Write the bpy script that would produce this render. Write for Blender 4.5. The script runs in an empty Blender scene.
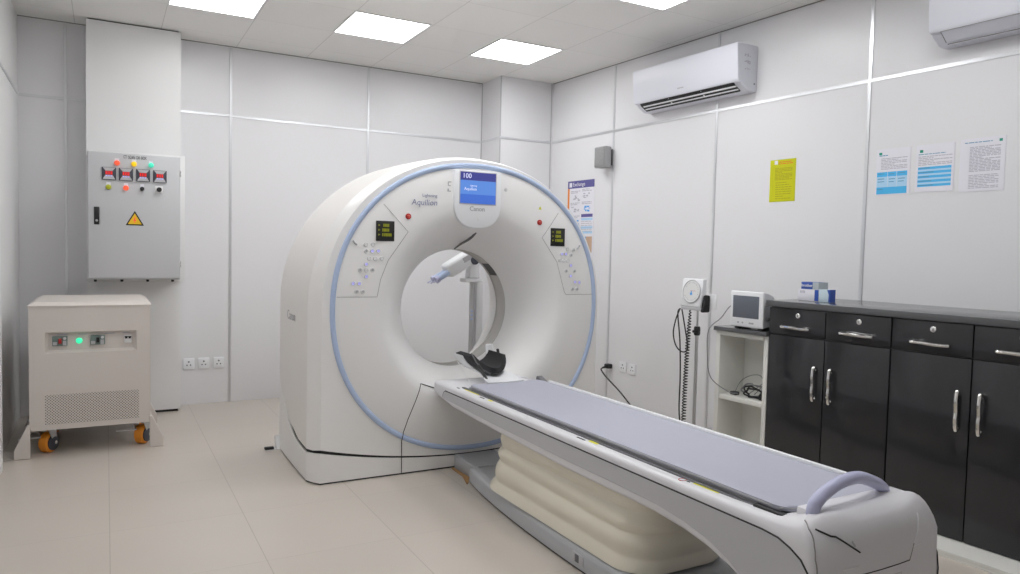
import bpy, bmesh, math, random
from mathutils import Vector, Matrix
random.seed(7)
C = bpy.context.scene.collection
pi = math.pi; sin = math.sin; cos = math.cos
V = Vector

# ------------------------------------------------------------------ materials
def mat(name, col, rough=0.5, metal=0.0, emit=None, strength=0.0, spec=0.5, noise=0.0, nscale=20.0, alpha=1.0, coat=0.0, bump=0.0, bscale=60.0):
    m = bpy.data.materials.new(name); m.use_nodes = True
    nt = m.node_tree; b = nt.nodes['Principled BSDF']
    b.inputs['Base Color'].default_value = (*col, 1)
    b.inputs['Roughness'].default_value = rough
    b.inputs['Metallic'].default_value = metal
    b.inputs['Specular IOR Level'].default_value = spec
    b.inputs['Coat Weight'].default_value = coat
    if emit:
        b.inputs['Emission Color'].default_value = (*emit, 1); b.inputs['Emission Strength'].default_value = strength
    if noise or bump:
        tc = nt.nodes.new('ShaderNodeTexCoord')
    if noise:
        n = nt.nodes.new('ShaderNodeTexNoise'); n.inputs['Scale'].default_value = nscale; n.inputs['Detail'].default_value = 4
        nt.links.new(tc.outputs['Object'], n.inputs['Vector'])
        mx = nt.nodes.new('ShaderNodeMix'); mx.data_type = 'RGBA'
        mx.inputs[6].default_value = (*[c*(1-noise) for c in col], 1); mx.inputs[7].default_value = (*[min(1, c*(1+noise)) for c in col], 1)
        nt.links.new(n.outputs['Fac'], mx.inputs[0]); nt.links.new(mx.outputs[2], b.inputs['Base Color'])
    if bump:
        n2 = nt.nodes.new('ShaderNodeTexNoise'); n2.inputs['Scale'].default_value = bscale
        nt.links.new(tc.outputs['Object'], n2.inputs['Vector'])
        bp = nt.nodes.new('ShaderNodeBump'); bp.inputs['Strength'].default_value = bump; bp.inputs['Distance'].default_value = 0.01
        nt.links.new(n2.outputs['Fac'], bp.inputs['Height']); nt.links.new(bp.outputs['Normal'], b.inputs['Normal'])
    return m

def grid_mat(name, col, line, px, py, ox, oy, w, rough, noise=0.02, nscale=1.5, lx=1.0, ly=1.0, tint=0.02):
    """flat colour with joint lines on a px * py grid, in object coordinates"""
    m = mat(name, col, rough); nt = m.node_tree; b = nt.nodes['Principled BSDF']
    N = nt.nodes.new; L = nt.links.new
    tc = N('ShaderNodeTexCoord'); sp = N('ShaderNodeSeparateXYZ'); L(tc.outputs['Object'], sp.inputs[0])
    def M(op, a, v=None):
        n = N('ShaderNodeMath'); n.operation = op
        if hasattr(a, 'node'): L(a, n.inputs[0])
        else: n.inputs[0].default_value = a
        if v is not None:
            if hasattr(v, 'node'): L(v, n.inputs[1])
            else: n.inputs[1].default_value = v
        return n.outputs[0]
    fac = []; cells = []
    for s, p, o, k in ((sp.outputs[0], px, ox, lx), (sp.outputs[1], py, oy, ly)):
        u = M('DIVIDE', M('SUBTRACT', s, o), p)
        cells.append(M('FLOOR', u))
        f = M('ABSOLUTE', M('SUBTRACT', M('FRACT', M('ADD', u, 0.5)), 0.5))
        fac.append(M('MULTIPLY', M('LESS_THAN', f, w/p/2), k))
    f = M('MAXIMUM', fac[0], fac[1])
    nz = N('ShaderNodeTexNoise'); nz.inputs['Scale'].default_value = nscale; nz.inputs['Detail'].default_value = 6
    L(tc.outputs['Object'], nz.inputs['Vector'])
    cx = N('ShaderNodeCombineXYZ'); L(cells[0], cx.inputs[0]); L(cells[1], cx.inputs[1])
    wn = N('ShaderNodeTexWhiteNoise'); wn.noise_dimensions = '2D'; L(cx.outputs[0], wn.inputs['Vector'])
    val = M('ADD', M('ADD', M('MULTIPLY', M('SUBTRACT', nz.outputs['Fac'], 0.5), noise*4), M('MULTIPLY', M('SUBTRACT', wn.outputs['Value'], 0.5), tint*2)), 1.0)
    hs = N('ShaderNodeHueSaturation'); hs.inputs['Color'].default_value = (*col, 1); L(val, hs.inputs['Value'])
    mx = N('ShaderNodeMix'); mx.data_type = 'RGBA'; L(f, mx.inputs[0]); L(hs.outputs[0], mx.inputs[6]); mx.inputs[7].default_value = (*line, 1)
    L(mx.outputs[2], b.inputs['Base Color'])
    return m

WALLC = (0.80, 0.796, 0.812)
M = dict(
    wall=mat('wall_laminate', WALLC, 0.32, noise=0.012, nscale=1.2),
    wall2=mat('wall_laminate_plain', (0.82, 0.818, 0.815), 0.4, noise=0.012, nscale=1.2),
    alu=mat('aluminium_strip', (0.72, 0.73, 0.75), 0.28, 0.85),
    white=mat('white_plastic', (0.80, 0.80, 0.795), 0.35, noise=0.01, nscale=3),
    white2=mat('bright_white_plastic', (0.86, 0.87, 0.89), 0.35, noise=0.01, nscale=3),
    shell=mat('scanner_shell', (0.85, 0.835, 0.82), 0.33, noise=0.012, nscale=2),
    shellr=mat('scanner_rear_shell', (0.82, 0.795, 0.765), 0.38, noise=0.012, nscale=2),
    disc=mat('scanner_front', (0.87, 0.86, 0.85), 0.30, noise=0.01, nscale=2),
    blue=mat('pale_blue_trim', (0.46, 0.56, 0.77), 0.35),
    lilac=mat('lilac_handle', (0.53, 0.54, 0.74), 0.32, noise=0.01),
    seam=mat('dark_seam', (0.02, 0.02, 0.02), 0.7),
    seamg=mat('grey_seam', (0.30, 0.29, 0.28), 0.7),
    couchw=mat('couch_white', (0.73, 0.72, 0.745), 0.35, noise=0.01, nscale=3),
    acw=mat('cool_white_plastic', (0.78, 0.79, 0.86), 0.35, noise=0.008, nscale=3),
    meterd=mat('meter_frame', (0.055, 0.06, 0.08), 0.4),
    grey=mat('mid_grey_plastic', (0.42, 0.42, 0.43), 0.4, noise=0.015, nscale=4),
    speakg=mat('speaker_grille', (0.30, 0.30, 0.30), 0.7, noise=0.25, nscale=120),
    greyd=mat('dark_grey_plastic', (0.15, 0.15, 0.16), 0.4),
    greyl=mat('light_grey_plastic', (0.52, 0.515, 0.535), 0.4, noise=0.015, nscale=4),
    base=mat('couch_base_grey', (0.47, 0.48, 0.50), 0.4, noise=0.015, nscale=4),
    pad=mat('couch_pad_vinyl', (0.44, 0.445, 0.525), 0.55, noise=0.02, nscale=6, bump=0.05, bscale=400),
    bellows=mat('cream_bellows', (0.80, 0.755, 0.635), 0.5, noise=0.03, nscale=5, bump=0.12, bscale=9),
    black=mat('black_plastic', (0.012, 0.012, 0.013), 0.4),
    foam=mat('black_foam', (0.016, 0.016, 0.018), 0.75, noise=0.15, nscale=60),
    cable=mat('black_cable', (0.015, 0.015, 0.015), 0.5),
    gcable=mat('grey_cable', (0.25, 0.25, 0.26), 0.5),
    chrome=mat('chrome', (0.85, 0.84, 0.82), 0.12, 1.0),
    steel=mat('steel', (0.55, 0.55, 0.56), 0.3, 0.9),
    dbox=mat('grey_painted_steel', (0.57, 0.575, 0.59), 0.42, noise=0.015, nscale=3),
    ups=mat('beige_painted_steel', (0.69, 0.635, 0.59), 0.45, noise=0.015, nscale=3),
    cab=mat('charcoal_gloss_laminate', (0.027, 0.027, 0.030), 0.07, noise=0.10, nscale=2),
    cabside=mat('dark_laminate', (0.04, 0.04, 0.043), 0.35),
    ctop=mat('grey_laminate_worktop', (0.105, 0.107, 0.112), 0.16, noise=0.05, nscale=30),
    shelfw=mat('white_laminate_board', (0.78, 0.775, 0.73), 0.45, noise=0.01),
    orange=mat('orange_rubber', (0.85, 0.30, 0.02), 0.4),
    red=mat('red_plastic', (0.42, 0.02, 0.02), 0.3),
    paper=mat('white_paper', (0.83, 0.82, 0.88), 0.7),
    yellowp=mat('yellow_paper', (0.62, 0.62, 0.0), 0.7, noise=0.04, nscale=8),
    ink=mat('grey_print', (0.52, 0.51, 0.57), 0.8),
    inkb=mat('blue_print', (0.12, 0.33, 0.50), 0.8),
    inky=mat('olive_print', (0.44, 0.41, 0.01), 0.8),
    inkr=mat('orange_print', (0.75, 0.28, 0.02), 0.8),
    inkg=mat('green_print', (0.02, 0.32, 0.22), 0.8),
    cyan=mat('cyan_print', (0.08, 0.50, 0.88), 0.7),
    cyanl=mat('pale_cyan_print', (0.45, 0.70, 0.92), 0.7),
    navy=mat('violet_print', (0.12, 0.11, 0.32), 0.7),
    oran=mat('orange_band', (0.85, 0.28, 0.05), 0.7),
    pblue=mat('sky_blue_print', (0.12, 0.42, 0.85), 0.7),
    tan=mat('tan_print', (0.60, 0.42, 0.30), 0.7),
    royal=mat('royal_blue_card', (0.03, 0.09, 0.42), 0.5),
    pale=mat('pale_blue_card', (0.62, 0.74, 0.80), 0.5),
    silver=mat('silver_card', (0.50, 0.55, 0.58), 0.4),
    yel=mat('warning_yellow', (0.85, 0.55, 0.02), 0.45),
    ylab=mat('yellow_green_label', (0.72, 0.72, 0.03), 0.5),
    lcd=mat('lcd_grey', (0.14, 0.155, 0.185), 0.2),
    wood=mat('brown_card', (0.42, 0.24, 0.10), 0.8, noise=0.2, nscale=20),
    ring=mat('brushed_ring', (0.52, 0.505, 0.48), 0.35, 0.35),
    bore=mat('bore_liner', (0.84, 0.83, 0.81), 0.35),
    text=mat('slate_text', (0.25, 0.27, 0.40), 0.5),
    textg=mat('grey_text', (0.45, 0.45, 0.46), 0.5),
    textk=mat('black_text', (0.02, 0.02, 0.02), 0.5),
    diff=mat('lit_diffuser', (1, 1, 1), 0.5, emit=(0.975, 0.985, 1.0), strength=10.7),
    scr=mat('screen_blue', (0.02, 0.05, 0.2), 0.2, emit=(0.06, 0.15, 0.55), strength=0.9),
    scr2=mat('screen_light_blue', (0.02, 0.05, 0.2), 0.2, emit=(0.12, 0.27, 0.66), strength=0.9),
    scr3=mat('screen_header', (0.02, 0.02, 0.1), 0.2, emit=(0.055, 0.06, 0.24), strength=0.9),
    scrt=mat('screen_white_text', (0.3, 0.3, 0.4), 0.3, emit=(0.75, 0.8, 1.0), strength=0.7),
    dig=mat('display_amber', (0.1, 0.1, 0.0), 0.3, emit=(0.42, 0.45, 0.03), strength=0.38),
    ledr=mat('red_digits', (0.3, 0.0, 0.0), 0.3, emit=(1.0, 0.03, 0.03), strength=0.8),
    lampr=mat('lit_red_lamp', (0.8, 0.1, 0.04), 0.3, emit=(1.0, 0.12, 0.05), strength=0.5),
    lampy=mat('lit_yellow_lamp', (0.9, 0.6, 0.02), 0.3, emit=(1.0, 0.6, 0.0), strength=0.4),
    lampg=mat('lit_green_lamp', (0.05, 0.6, 0.45), 0.3, emit=(0.1, 0.8, 0.5), strength=0.5),
    lampG=mat('bright_green_lamp', (0.05, 0.7, 0.4), 0.3, emit=(0.03, 0.85, 0.40), strength=0.9),
    stopc=mat('stop_button_red', (0.62, 0.08, 0.06), 0.3),
    lampo=mat('olive_lamp', (0.45, 0.48, 0.02), 0.3),
    btn=mat('button_white', (0.70, 0.70, 0.70), 0.4),
    btnb=mat('button_violet_lit', (0.4, 0.4, 0.8), 0.4, emit=(0.42, 0.38, 1.0), strength=0.45),
    btnd=mat('button_ring_grey', (0.42, 0.42, 0.43), 0.4),
    brk=mat('breaker_green_grey', (0.16, 0.22, 0.20), 0.5),
    floor=grid_mat('beige_porcelain_tiles', (0.585, 0.53, 0.47), (0.44, 0.395, 0.345), 0.605, 0.652, 0.012, 3.26, 0.004, 0.28, noise=0.02, nscale=1.6, ly=0.55, tint=0.012),
    ceil=grid_mat('ceiling_tiles', (0.88, 0.87, 0.85), (0.60, 0.59, 0.57), 0.603, 0.603, -0.21, 5.275, 0.006, 0.7, noise=0.006, nscale=1.0, lx=0.75, ly=0.45, tint=0.012),
)

# mesh with fine holes for the UPS vent
def vent_mat():
    m = mat('perforated_vent', (0.69, 0.635, 0.59), 0.45); nt = m.node_tree; b = nt.nodes['Principled BSDF']
    tc = nt.nodes.new('ShaderNodeTexCoord'); mp = nt.nodes.new('ShaderNodeMapping')
    mp.inputs['Rotation'].default_value = (0, pi/4, 0); mp.inputs['Scale'].default_value = (80, 80, 80)
    nt.links.new(tc.outputs['Object'], mp.inputs['Vector'])
    sp = nt.nodes.new('ShaderNodeSeparateXYZ'); nt.links.new(mp.outputs[0], sp.inputs[0])
    outs = []
    for k in (0, 2):
        f = nt.nodes.new('ShaderNodeMath'); f.operation = 'FRACT'; nt.links.new(sp.outputs[k], f.inputs[0])
        s = nt.nodes.new('ShaderNodeMath'); s.operation = 'SUBTRACT'; nt.links.new(f.outputs[0], s.inputs[0]); s.inputs[1].default_value = 0.5
        q = nt.nodes.new('ShaderNodeMath'); q.operation = 'MULTIPLY'; nt.links.new(s.outputs[0], q.inputs[0]); nt.links.new(s.outputs[0], q.inputs[1])
        outs.append(q)
    a = nt.nodes.new('ShaderNodeMath'); a.operation = 'ADD'; nt.links.new(outs[0].outputs[0], a.inputs[0]); nt.links.new(outs[1].outputs[0], a.inputs[1])
    l = nt.nodes.new('ShaderNodeMath'); l.operation = 'LESS_THAN'; nt.links.new(a.outputs[0], l.inputs[0]); l.inputs[1].default_value = 0.09
    mx = nt.nodes.new('ShaderNodeMix'); mx.data_type = 'RGBA'; nt.links.new(l.outputs[0], mx.inputs[0])
    mx.inputs[6].default_value = (0.69, 0.635, 0.59, 1); mx.inputs[7].default_value = (0.10, 0.09, 0.085, 1)
    nt.links.new(mx.outputs[2], b.inputs['Base Color'])
    return m
M['vent'] = vent_mat()

# ------------------------------------------------------------------ mesh builder
class MB:
    def __init__(self): self.bm = bmesh.new()
    def _add(self, vs, fs):
        b = [self.bm.verts.new(v) for v in vs]
        for f in fs:
            try: self.bm.faces.new([b[i] for i in f])
            except ValueError: pass
        return b
    def box(self, c, s, bev=0.0, seg=2, rot=None):
        t = bmesh.new(); bmesh.ops.create_cube(t, size=1.0)
        for v in t.verts: v.co = V((v.co.x*s[0], v.co.y*s[1], v.co.z*s[2]))
        if bev: bmesh.ops.bevel(t, geom=list(t.edges), offset=min(bev, min(s)*0.49), segments=seg, profile=0.5, affect='EDGES')
        mtx = Matrix.Translation(V(c)) @ (rot.to_4x4() if rot else Matrix.Identity(4))
        bmesh.ops.transform(t, matrix=mtx, verts=t.verts); self._merge(t); return self
    def bx(self, x0, x1, y0, y1, z0, z1, bev=0.0, seg=2):
        return self.box(((x0+x1)/2, (y0+y1)/2, (z0+z1)/2), (abs(x1-x0), abs(y1-y0), abs(z1-z0)), bev, seg)
    def _merge(self, t):
        me = bpy.data.meshes.new('tmp'); t.to_mesh(me); t.free(); self.bm.from_mesh(me); bpy.data.meshes.remove(me)
    def loft(self, rings, cap0=True, cap1=True, closed=True):
        n = len(rings[0]); vs = [p for r in rings for p in r]; fs = []
        for i in range(len(rings)-1):
            for j in range(n if closed else n-1):
                k = (j+1) % n
                fs.append((i*n+j, i*n+k, (i+1)*n+k, (i+1)*n+j))
        if cap0: fs.append(tuple(range(n-1, -1, -1)))
        if cap1: fs.append(tuple((len(rings)-1)*n+j for j in range(n)))
        self._add(vs, fs); return self
    def tube(self, path, r, seg=8, r1=None, cap=True):
        pts = [V(p) for p in path]; rings = []; n = len(pts)
        d0 = (pts[1]-pts[0]).normalized(); up = V((0, 0, 1)) if abs(d0.z) < 0.9 else V((1, 0, 0))
        a = d0.cross(up).normalized()
        for i, p in enumerate(pts):
            d = (pts[min(i+1, n-1)]-pts[max(i-1, 0)]).normalized()
            a = (a-d*a.dot(d)).normalized(); b = d.cross(a)
            rr = r if r1 is None else r+(r1-r)*i/(n-1)
            rings.append([p+a*(rr*cos(2*pi*k/seg))+b*(rr*sin(2*pi*k/seg)) for k in range(seg)])
        return self.loft(rings, cap, cap)
    def cyl(self, p0, p1, r, r1=None, seg=20): return self.tube([p0, p1], r, seg, r1)
    def prism(self, pts, axis, a0, a1, bev=0.0, seg=2):
        f = {'x': lambda a, p: V((a, p[0], p[1])), 'y': lambda a, p: V((p[0], a, p[1])), 'z': lambda a, p: V((p[0], p[1], a))}[axis]
        t = MB(); t.loft([[f(a0, p) for p in pts], [f(a1, p) for p in pts]])
        if bev:
            bmesh.ops.recalc_face_normals(t.bm, faces=t.bm.faces)
            es = [e for e in t.bm.edges if len(e.link_faces) == 2 and e.calc_face_angle() > 0.5]
            bmesh.ops.bevel(t.bm, geom=es, offset=bev, segments=seg, profile=0.5, affect='EDGES')
        self._merge(t.bm); return self
    def lathe(self, prof, o=(0, 0, 0), axis='z', seg=32):
        rings = []
        for r, h in prof:
            ring = []
            for k in range(seg):
                a, b = max(r, 1e-4)*cos(2*pi*k/seg), max(r, 1e-4)*sin(2*pi*k/seg)
                p = {'z': (a, b, h), 'y': (a, h, b), 'x': (h, a, b)}[axis]
                ring.append(V(o)+V(p))
            rings.append(ring)
        return self.loft(rings)
    def ball(self, c, r, s=(1, 1, 1), u=16, v=10):
        t = bmesh.new(); bmesh.ops.create_uvsphere(t, u_segments=u, v_segments=v, radius=r)
        bmesh.ops.transform(t, matrix=Matrix.Translation(V(c)) @ Matrix.Diagonal((*s, 1)), verts=t.verts); self._merge(t); return self
    def xf(self, m): bmesh.ops.transform(self.bm, matrix=m, verts=self.bm.verts); return self
    def build(self, name, m, parent=None, ang=35, normals=True):
        if normals: bmesh.ops.recalc_face_normals(self.bm, faces=self.bm.faces)
        me = bpy.data.meshes.new(name); self.bm.to_mesh(me); self.bm.free()
        for p in me.polygons: p.use_smooth = True
        me.set_sharp_from_angle(angle=math.radians(ang))
        me.materials.append(M[m])
        o = bpy.data.objects.new(name, me); C.objects.link(o)
        if parent: o.parent = parent
        return o

def tag(o, label, cat, group=None, kind=None):
    o['label'] = label; o['category'] = cat
    if group: o['group'] = group
    if kind: o['kind'] = kind
    return o
def thing(name, label, cat, loc, rz=0.0, group=None):
    o = bpy.data.objects.new(name, None); C.objects.link(o); o.empty_display_size = 0.1
    o.location = loc; o.rotation_euler = (0, 0, rz)
    return tag(o, label, cat, group)
def struct(o, label=None, cat=None):
    o['kind'] = 'structure'
    if label: o['label'] = label; o['category'] = cat
    return o
def copy_tree(o, parent=None):
    c = o.copy(); C.objects.link(c)
    if parent: c.parent = parent
    for ch in list(o.children): copy_tree(ch, c)
    return c
def lettering(s, o, x, up, h, m, parent, name='lettering', align='CENTER', depth=0.0006, shear=0.0, bold=0.0, xs=1.0):
    cu = bpy.data.curves.new('txt', 'FONT'); cu.body = s; cu.size = h; cu.align_x = align; cu.align_y = 'CENTER'; cu.extrude = depth; cu.shear = shear; cu.offset = bold
    cu.resolution_u = 3
    t = bpy.data.objects.new('txt', cu); C.objects.link(t)
    dg = bpy.context.evaluated_depsgraph_get()
    me = bpy.data.meshes.new_from_object(t.evaluated_get(dg)); bpy.data.objects.remove(t)
    me.transform(Matrix.Diagonal((xs, 1, 1, 1))); x = V(x).normalized(); up = V(up); nrm = x.cross(up).normalized(); up = nrm.cross(x)
    m4 = Matrix((x, up, nrm)).transposed().to_4x4(); m4.translation = V(o)
    me.transform(m4); me.materials.clear(); me.materials.append(M[m]); me.name = name
    ob = bpy.data.objects.new(name, me); C.objects.link(ob); ob.parent = parent
    return ob
def bez(pts, n=10):
    """Catmull-Rom through the points"""
    P = [V(p) for p in pts]; P = [P[0]*2-P[1]]+P+[P[-1]*2-P[-2]]; out = []
    for i in range(1, len(P)-2):
        for k in range(n):
            t = k/n; a, b, c, d = P[i-1], P[i], P[i+1], P[i+2]
            out.append(0.5*((2*b)+(c-a)*t+(2*a-5*b+4*c-d)*t*t+(3*b-a-3*c+d)*t**3))
    out.append(P[-2]); return out

# ------------------------------------------------------------------ room
YB, ZC, ZT = 6.809, 3.102, 2.504
XL, YF = -0.59, -1.6
RW = math.radians(3.389)                     # the right wall stands a little off square
W0 = V((4.375, 0, 0)); WD = V((-sin(RW), cos(RW), 0)); WN = V((-cos(RW), -sin(RW), 0))
def wp(t, d, z=0.0): return W0+WD*t+WN*d+V((0, 0, z))

def quad_wall(name, p0, p1, zt, thick, m):
    p0, p1 = V(p0), V(p1); d = (p1-p0).normalized(); n = V((d.y, -d.x, 0))*thick
    b = MB(); b.loft([[p0, p1, p1+n, p0+n], [q+V((0, 0, zt)) for q in (p0, p1, p1+n, p0+n)]])
    return struct(b.build(name, m))
struct(MB().bx(XL-0.2, 4.9, YF-0.2, YB+0.2, -0.12, 0).build('floor', 'floor'))
struct(MB().bx(XL-0.2, 4.9, YF-0.2, YB+0.2, ZC, ZC+0.12).build('ceiling', 'ceil'))
quad_wall('wall_back', (4.4, YB, 0), (XL-0.15, YB, 0), ZC, 0.15, 'wall')
quad_wall('wall_left', (XL, YB+0.15, 0), (XL, YF-0.15, 0), ZC, 0.15, 'wall2')
quad_wall('wall_front', (XL-0.15, YF, 0), (4.75, YF, 0), ZC, 0.15, 'wall2')
quad_wall('wall_right', wp(YF-0.1, 0), wp(YB+0.2, 0), ZC, 0.15, 'wall')
# corner pilaster and the boxed column behind the distribution box
struct(MB().bx(3.392, 4.12, 6.40, YB+0.02, 0, ZC-0.001).build('wall_pilaster', 'wall'))
struct(MB().bx(-0.131, 0.537, 6.563, YB+0.02, 0.022, ZC-0.012).build('wall_column', 'wall2'))
struct(MB().bx(-0.12, 0.52, 6.585, YB, 0.0, 0.022).bx(-0.12, 0.52, 6.585, YB, ZC-0.012, ZC).build('trim_1', 'seam'))

tn = [1]
def trim(b, m='alu'):
    tn[0] += 1
    return struct(b.build('trim_%d' % tn[0], m))
TW, TT = 0.024, 0.005
for x in (-0.276, 0.953, 2.187):
    trim(MB().bx(x-TW/2, x+TW/2, YB-TT, YB+0.001, 0, ZC, 0.0015, 1))
for x0, x1 in ((XL, -0.131), (0.537, 3.392)):
    trim(MB().bx(x0, x1, YB-TT*0.8, YB+0.001, ZT-TW/2, ZT+TW/2, 0.0015, 1))
trim(MB().bx(3.392-TT, 3.975, 6.40-TT, 6.401, ZT-TW/2, ZT+TW/2, 0.0015, 1))
trim(MB().bx(3.392-TT, 3.393, 6.40, YB, ZT-TW/2, ZT+TW/2, 0.001, 1))
for x in (3.392, 3.975):
    trim(MB().bx(x-0.004, x+0.006, 6.40-0.004, 6.404, 0, ZC, 0.001, 1), 'greyl')
trim(MB().bx(3.385, 3.392, YB-0.012, YB, 0, ZC, 0.001, 1), 'greyl')
trim(MB().bx(XL-0.001, XL+TT, YF, YB, ZT-TW/2, ZT+TW/2, 0.0015, 1))
for y in (4.0, 2.8, 1.6):
    trim(MB().bx(XL-0.001, XL+TT, y-TW/2, y+TW/2, 0, ZC, 0.0015, 1))
RM = Matrix.Translation(W0) @ Matrix.Rotation(RW, 4, 'Z')     # wall frame: x into the wall, y along it
for t in (5.444, 4.229, 2.987, 1.75, 0.5):
    trim(MB().bx(-TT, 0.001, t-TW/2, t+TW/2, 0, ZC, 0.0015, 1).xf(RM))
trim(MB().bx(-TT*0.8, 0.001, YF, 6.41, ZT-TW/2, ZT+TW/2, 0.0015, 1).xf(RM))
# dark shadow gap under the ceiling
trim(MB().bx(XL, 3.39, YB-0.006, YB, ZC-0.007, ZC).build and MB().bx(XL, 3.39, YB-0.006, YB, ZC-0.006, ZC), 'seamg')
trim(MB().bx(-0.006, 0, YF, 6.41, ZC-0.006, ZC).xf(RM), 'seamg')
# door casing at the very left edge of the picture
b = MB().bx(XL, XL+0.045, 5.14, 5.25, 0, 2.03, 0.004); b.bx(XL, XL+0.045, 4.2, 4.315, 0, 2.03, 0.004); b.bx(XL, XL+0.045, 4.2, 5.25, 2.0305, 2.12, 0.004)
dr = struct(b.build('door_1', 'white2'))
struct(MB().bx(XL-0.01, XL+0.015, 4.315, 5.14, 0.01, 2.03, 0.002).build('door_panel', 'white2', dr))

# ------------------------------------------------------------------ ceiling lights
def ceiling_light(x, y, label):
    t = thing('ceiling_light', label, 'ceiling light', (x, y, ZC), 0, 'square ceiling panels')
    s = 0.30; w = 0.014
    b = MB(); b.bx(-s, s, -s, -s+w, -0.006, 0.001); b.bx(-s, s, s-w, s, -0.006, 0.001); b.bx(-s, -s+w, -s+w, s-w, -0.006, 0.001); b.bx(s-w, s, -s+w, s-w, -0.006, 0.001)
    b.build('frame', 'white', t)
    MB().bx(-s+w, s-w, -s+w, s-w, -0.004, 0.0).build('diffuser', 'diff', t)
ceiling_light(0.69, 5.575, 'lit square ceiling panel nearest the boxed column and left wall')
ceiling_light(1.885, 5.575, 'lit square ceiling panel in the middle, above the left half of the scanner')
ceiling_light(3.095, 5.59, 'lit square ceiling panel nearest the corner pilaster')
ceiling_light(3.13, 3.765, 'lit square ceiling panel in front of the air conditioners, cut off at the top')
ceiling_light(1.885, 3.765, 'lit square ceiling panel above the front of the scanner, out of the picture')
ceiling_light(0.69, 3.765, 'lit square ceiling panel over the open floor, out of the picture')
for k, x in enumerate((0.69, 1.885, 3.13)):
    ceiling_light(x, 1.935, 'lit square ceiling panel above the camera, %s of its row' % ('left', 'middle', 'right')[k])

# ------------------------------------------------------------------ CT gantry
GX, GY = 2.07, 4.183
g = thing('ct_scanner_gantry', 'large white ring-shaped CT scanner gantry with pale blue rim and round bore', 'ct scanner', (GX, GY, 0))
ZG = 1.02
def spow(v, e): return math.copysign(abs(v)**e, v)
def sup(a, b, n, t, zc=ZG): return (a*spow(cos(t), 2/n), zc+b*spow(sin(t), 2/n))
def gap_front(x): return 0.088+0.117*((x+0.02)/0.965)**2
def gap_side(Y): return min(0.62, 0.198+0.39*max(Y, 0)**3)
SX = -0.020
ST = [(0.0, 0.965, 0.932, 2.12), (0.045, 1.000, 0.948, 2.1), (0.1, 1.023, 0.958, 2.08), (0.3, 1.024, 0.968, 2.03), (0.6, 1.022, 0.978, 2.0), (0.88, 1.014, 0.980, 2.0), (0.94, 1.006, 0.974, 2.0), (0.975, 0.985, 0.953, 2.0), (0.985, 0.95, 0.918, 2.0)]
AF = 0.965
def interp(tab, x, c):
    if x <= tab[0][0]: return tab[0][c]
    for p, q in zip(tab, tab[1:]):
        if x <= q[0]: return p[c]+(q[c]-p[c])*(x-p[0])/(q[0]-p[0])
    return tab[-1][c]
def arch(Y, a, b, n, zb, K=72):
    pts = []
    for k in range(9): pts.append((-a, zb+(ZG-zb)*k/9))
    for k in range(K+1): x, z = sup(a, b, n, pi-pi*k/K); pts.append((x, z))
    for k in range(8, -1, -1): pts.append((a, zb+(ZG-zb)*k/9))
    return [V((x+SX, Y, z)) for x, z in pts]
def sec(i):
    Y, a, b, n = ST[i]; return arch(Y, a, b, n, gap_side(Y) if Y > 0.01 else gap_front(AF+SX))
MB().loft([sec(0), sec(1), sec(2)], False, False, False).build('front_shell', 'shell', g, 60)
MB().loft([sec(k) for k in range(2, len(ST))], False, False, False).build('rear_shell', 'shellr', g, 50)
def ringfill(inner, inside, zc, Y, corners):
    """flat plate between a closed inner outline and the outline given by inside()"""
    c = V((0, 0, zc)); outer = []
    for p in inner:
        d = V((p.x, 0, p.z))-c; lo, hi = 0.9, 3.0
        for _ in range(40):
            m = (lo+hi)/2; q = c+d*m
            if inside(q.x, q.z): lo = m
            else: hi = m
        q = c+d*lo; outer.append(V((q.x, Y, q.z)))
    for cr in corners:
        i = min(range(len(outer)), key=lambda k: (outer[k].x-cr[0])**2+(outer[k].z-cr[1])**2); outer[i] = V((cr[0], Y, cr[1]))
    return outer
NT = 240
def supring(a, b, n, Y, zc=ZG): return [V((x-0.005, Y, z)) for x, z in (sup(a, b, n, 2*pi*k/NT, zc) for k in range(NT))]
inner = supring(0.934, 0.912, 2.14, 0.0)
def in_front(x, z):
    xs = x-SX
    if abs(xs) > AF: return False
    if z > ZG: return (abs(xs)/AF)**2.12+(abs(z-ZG)/0.932)**2.12 <= 1
    return z >= gap_front(x)
outer = ringfill(inner, in_front, ZG, 0.0, [(-AF+SX, gap_front(AF+SX)), (AF+SX, gap_front(AF+SX))])
MB().loft([outer, inner], False, False).build('front_plate', 'disc', g, 40)
def in_back(x, z):
    x = x-SX
    if abs(x) > 0.95: return False
    if z > ZG: return (abs(x)/0.95)**2+(abs(z-ZG)/0.918)**2 <= 1
    return z >= 0.02
inb = supring(0.61, 0.61, 2.0, 0.985, 0.995)
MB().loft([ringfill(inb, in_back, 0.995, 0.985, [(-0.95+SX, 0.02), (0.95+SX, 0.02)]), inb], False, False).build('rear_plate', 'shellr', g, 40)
# blue rim ring
MB().loft([supring(0.935, 0.913, 2.14, 0.0), supring(0.932, 0.910, 2.14, -0.010), supring(0.924, 0.902, 2.14, -0.014), supring(0.911, 0.889, 2.14, -0.013), supring(0.905, 0.882, 2.14, -0.006), supring(0.903, 0.880, 2.14, 0.004)], False, False).build('blue_rim', 'blue', g, 60)
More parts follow.
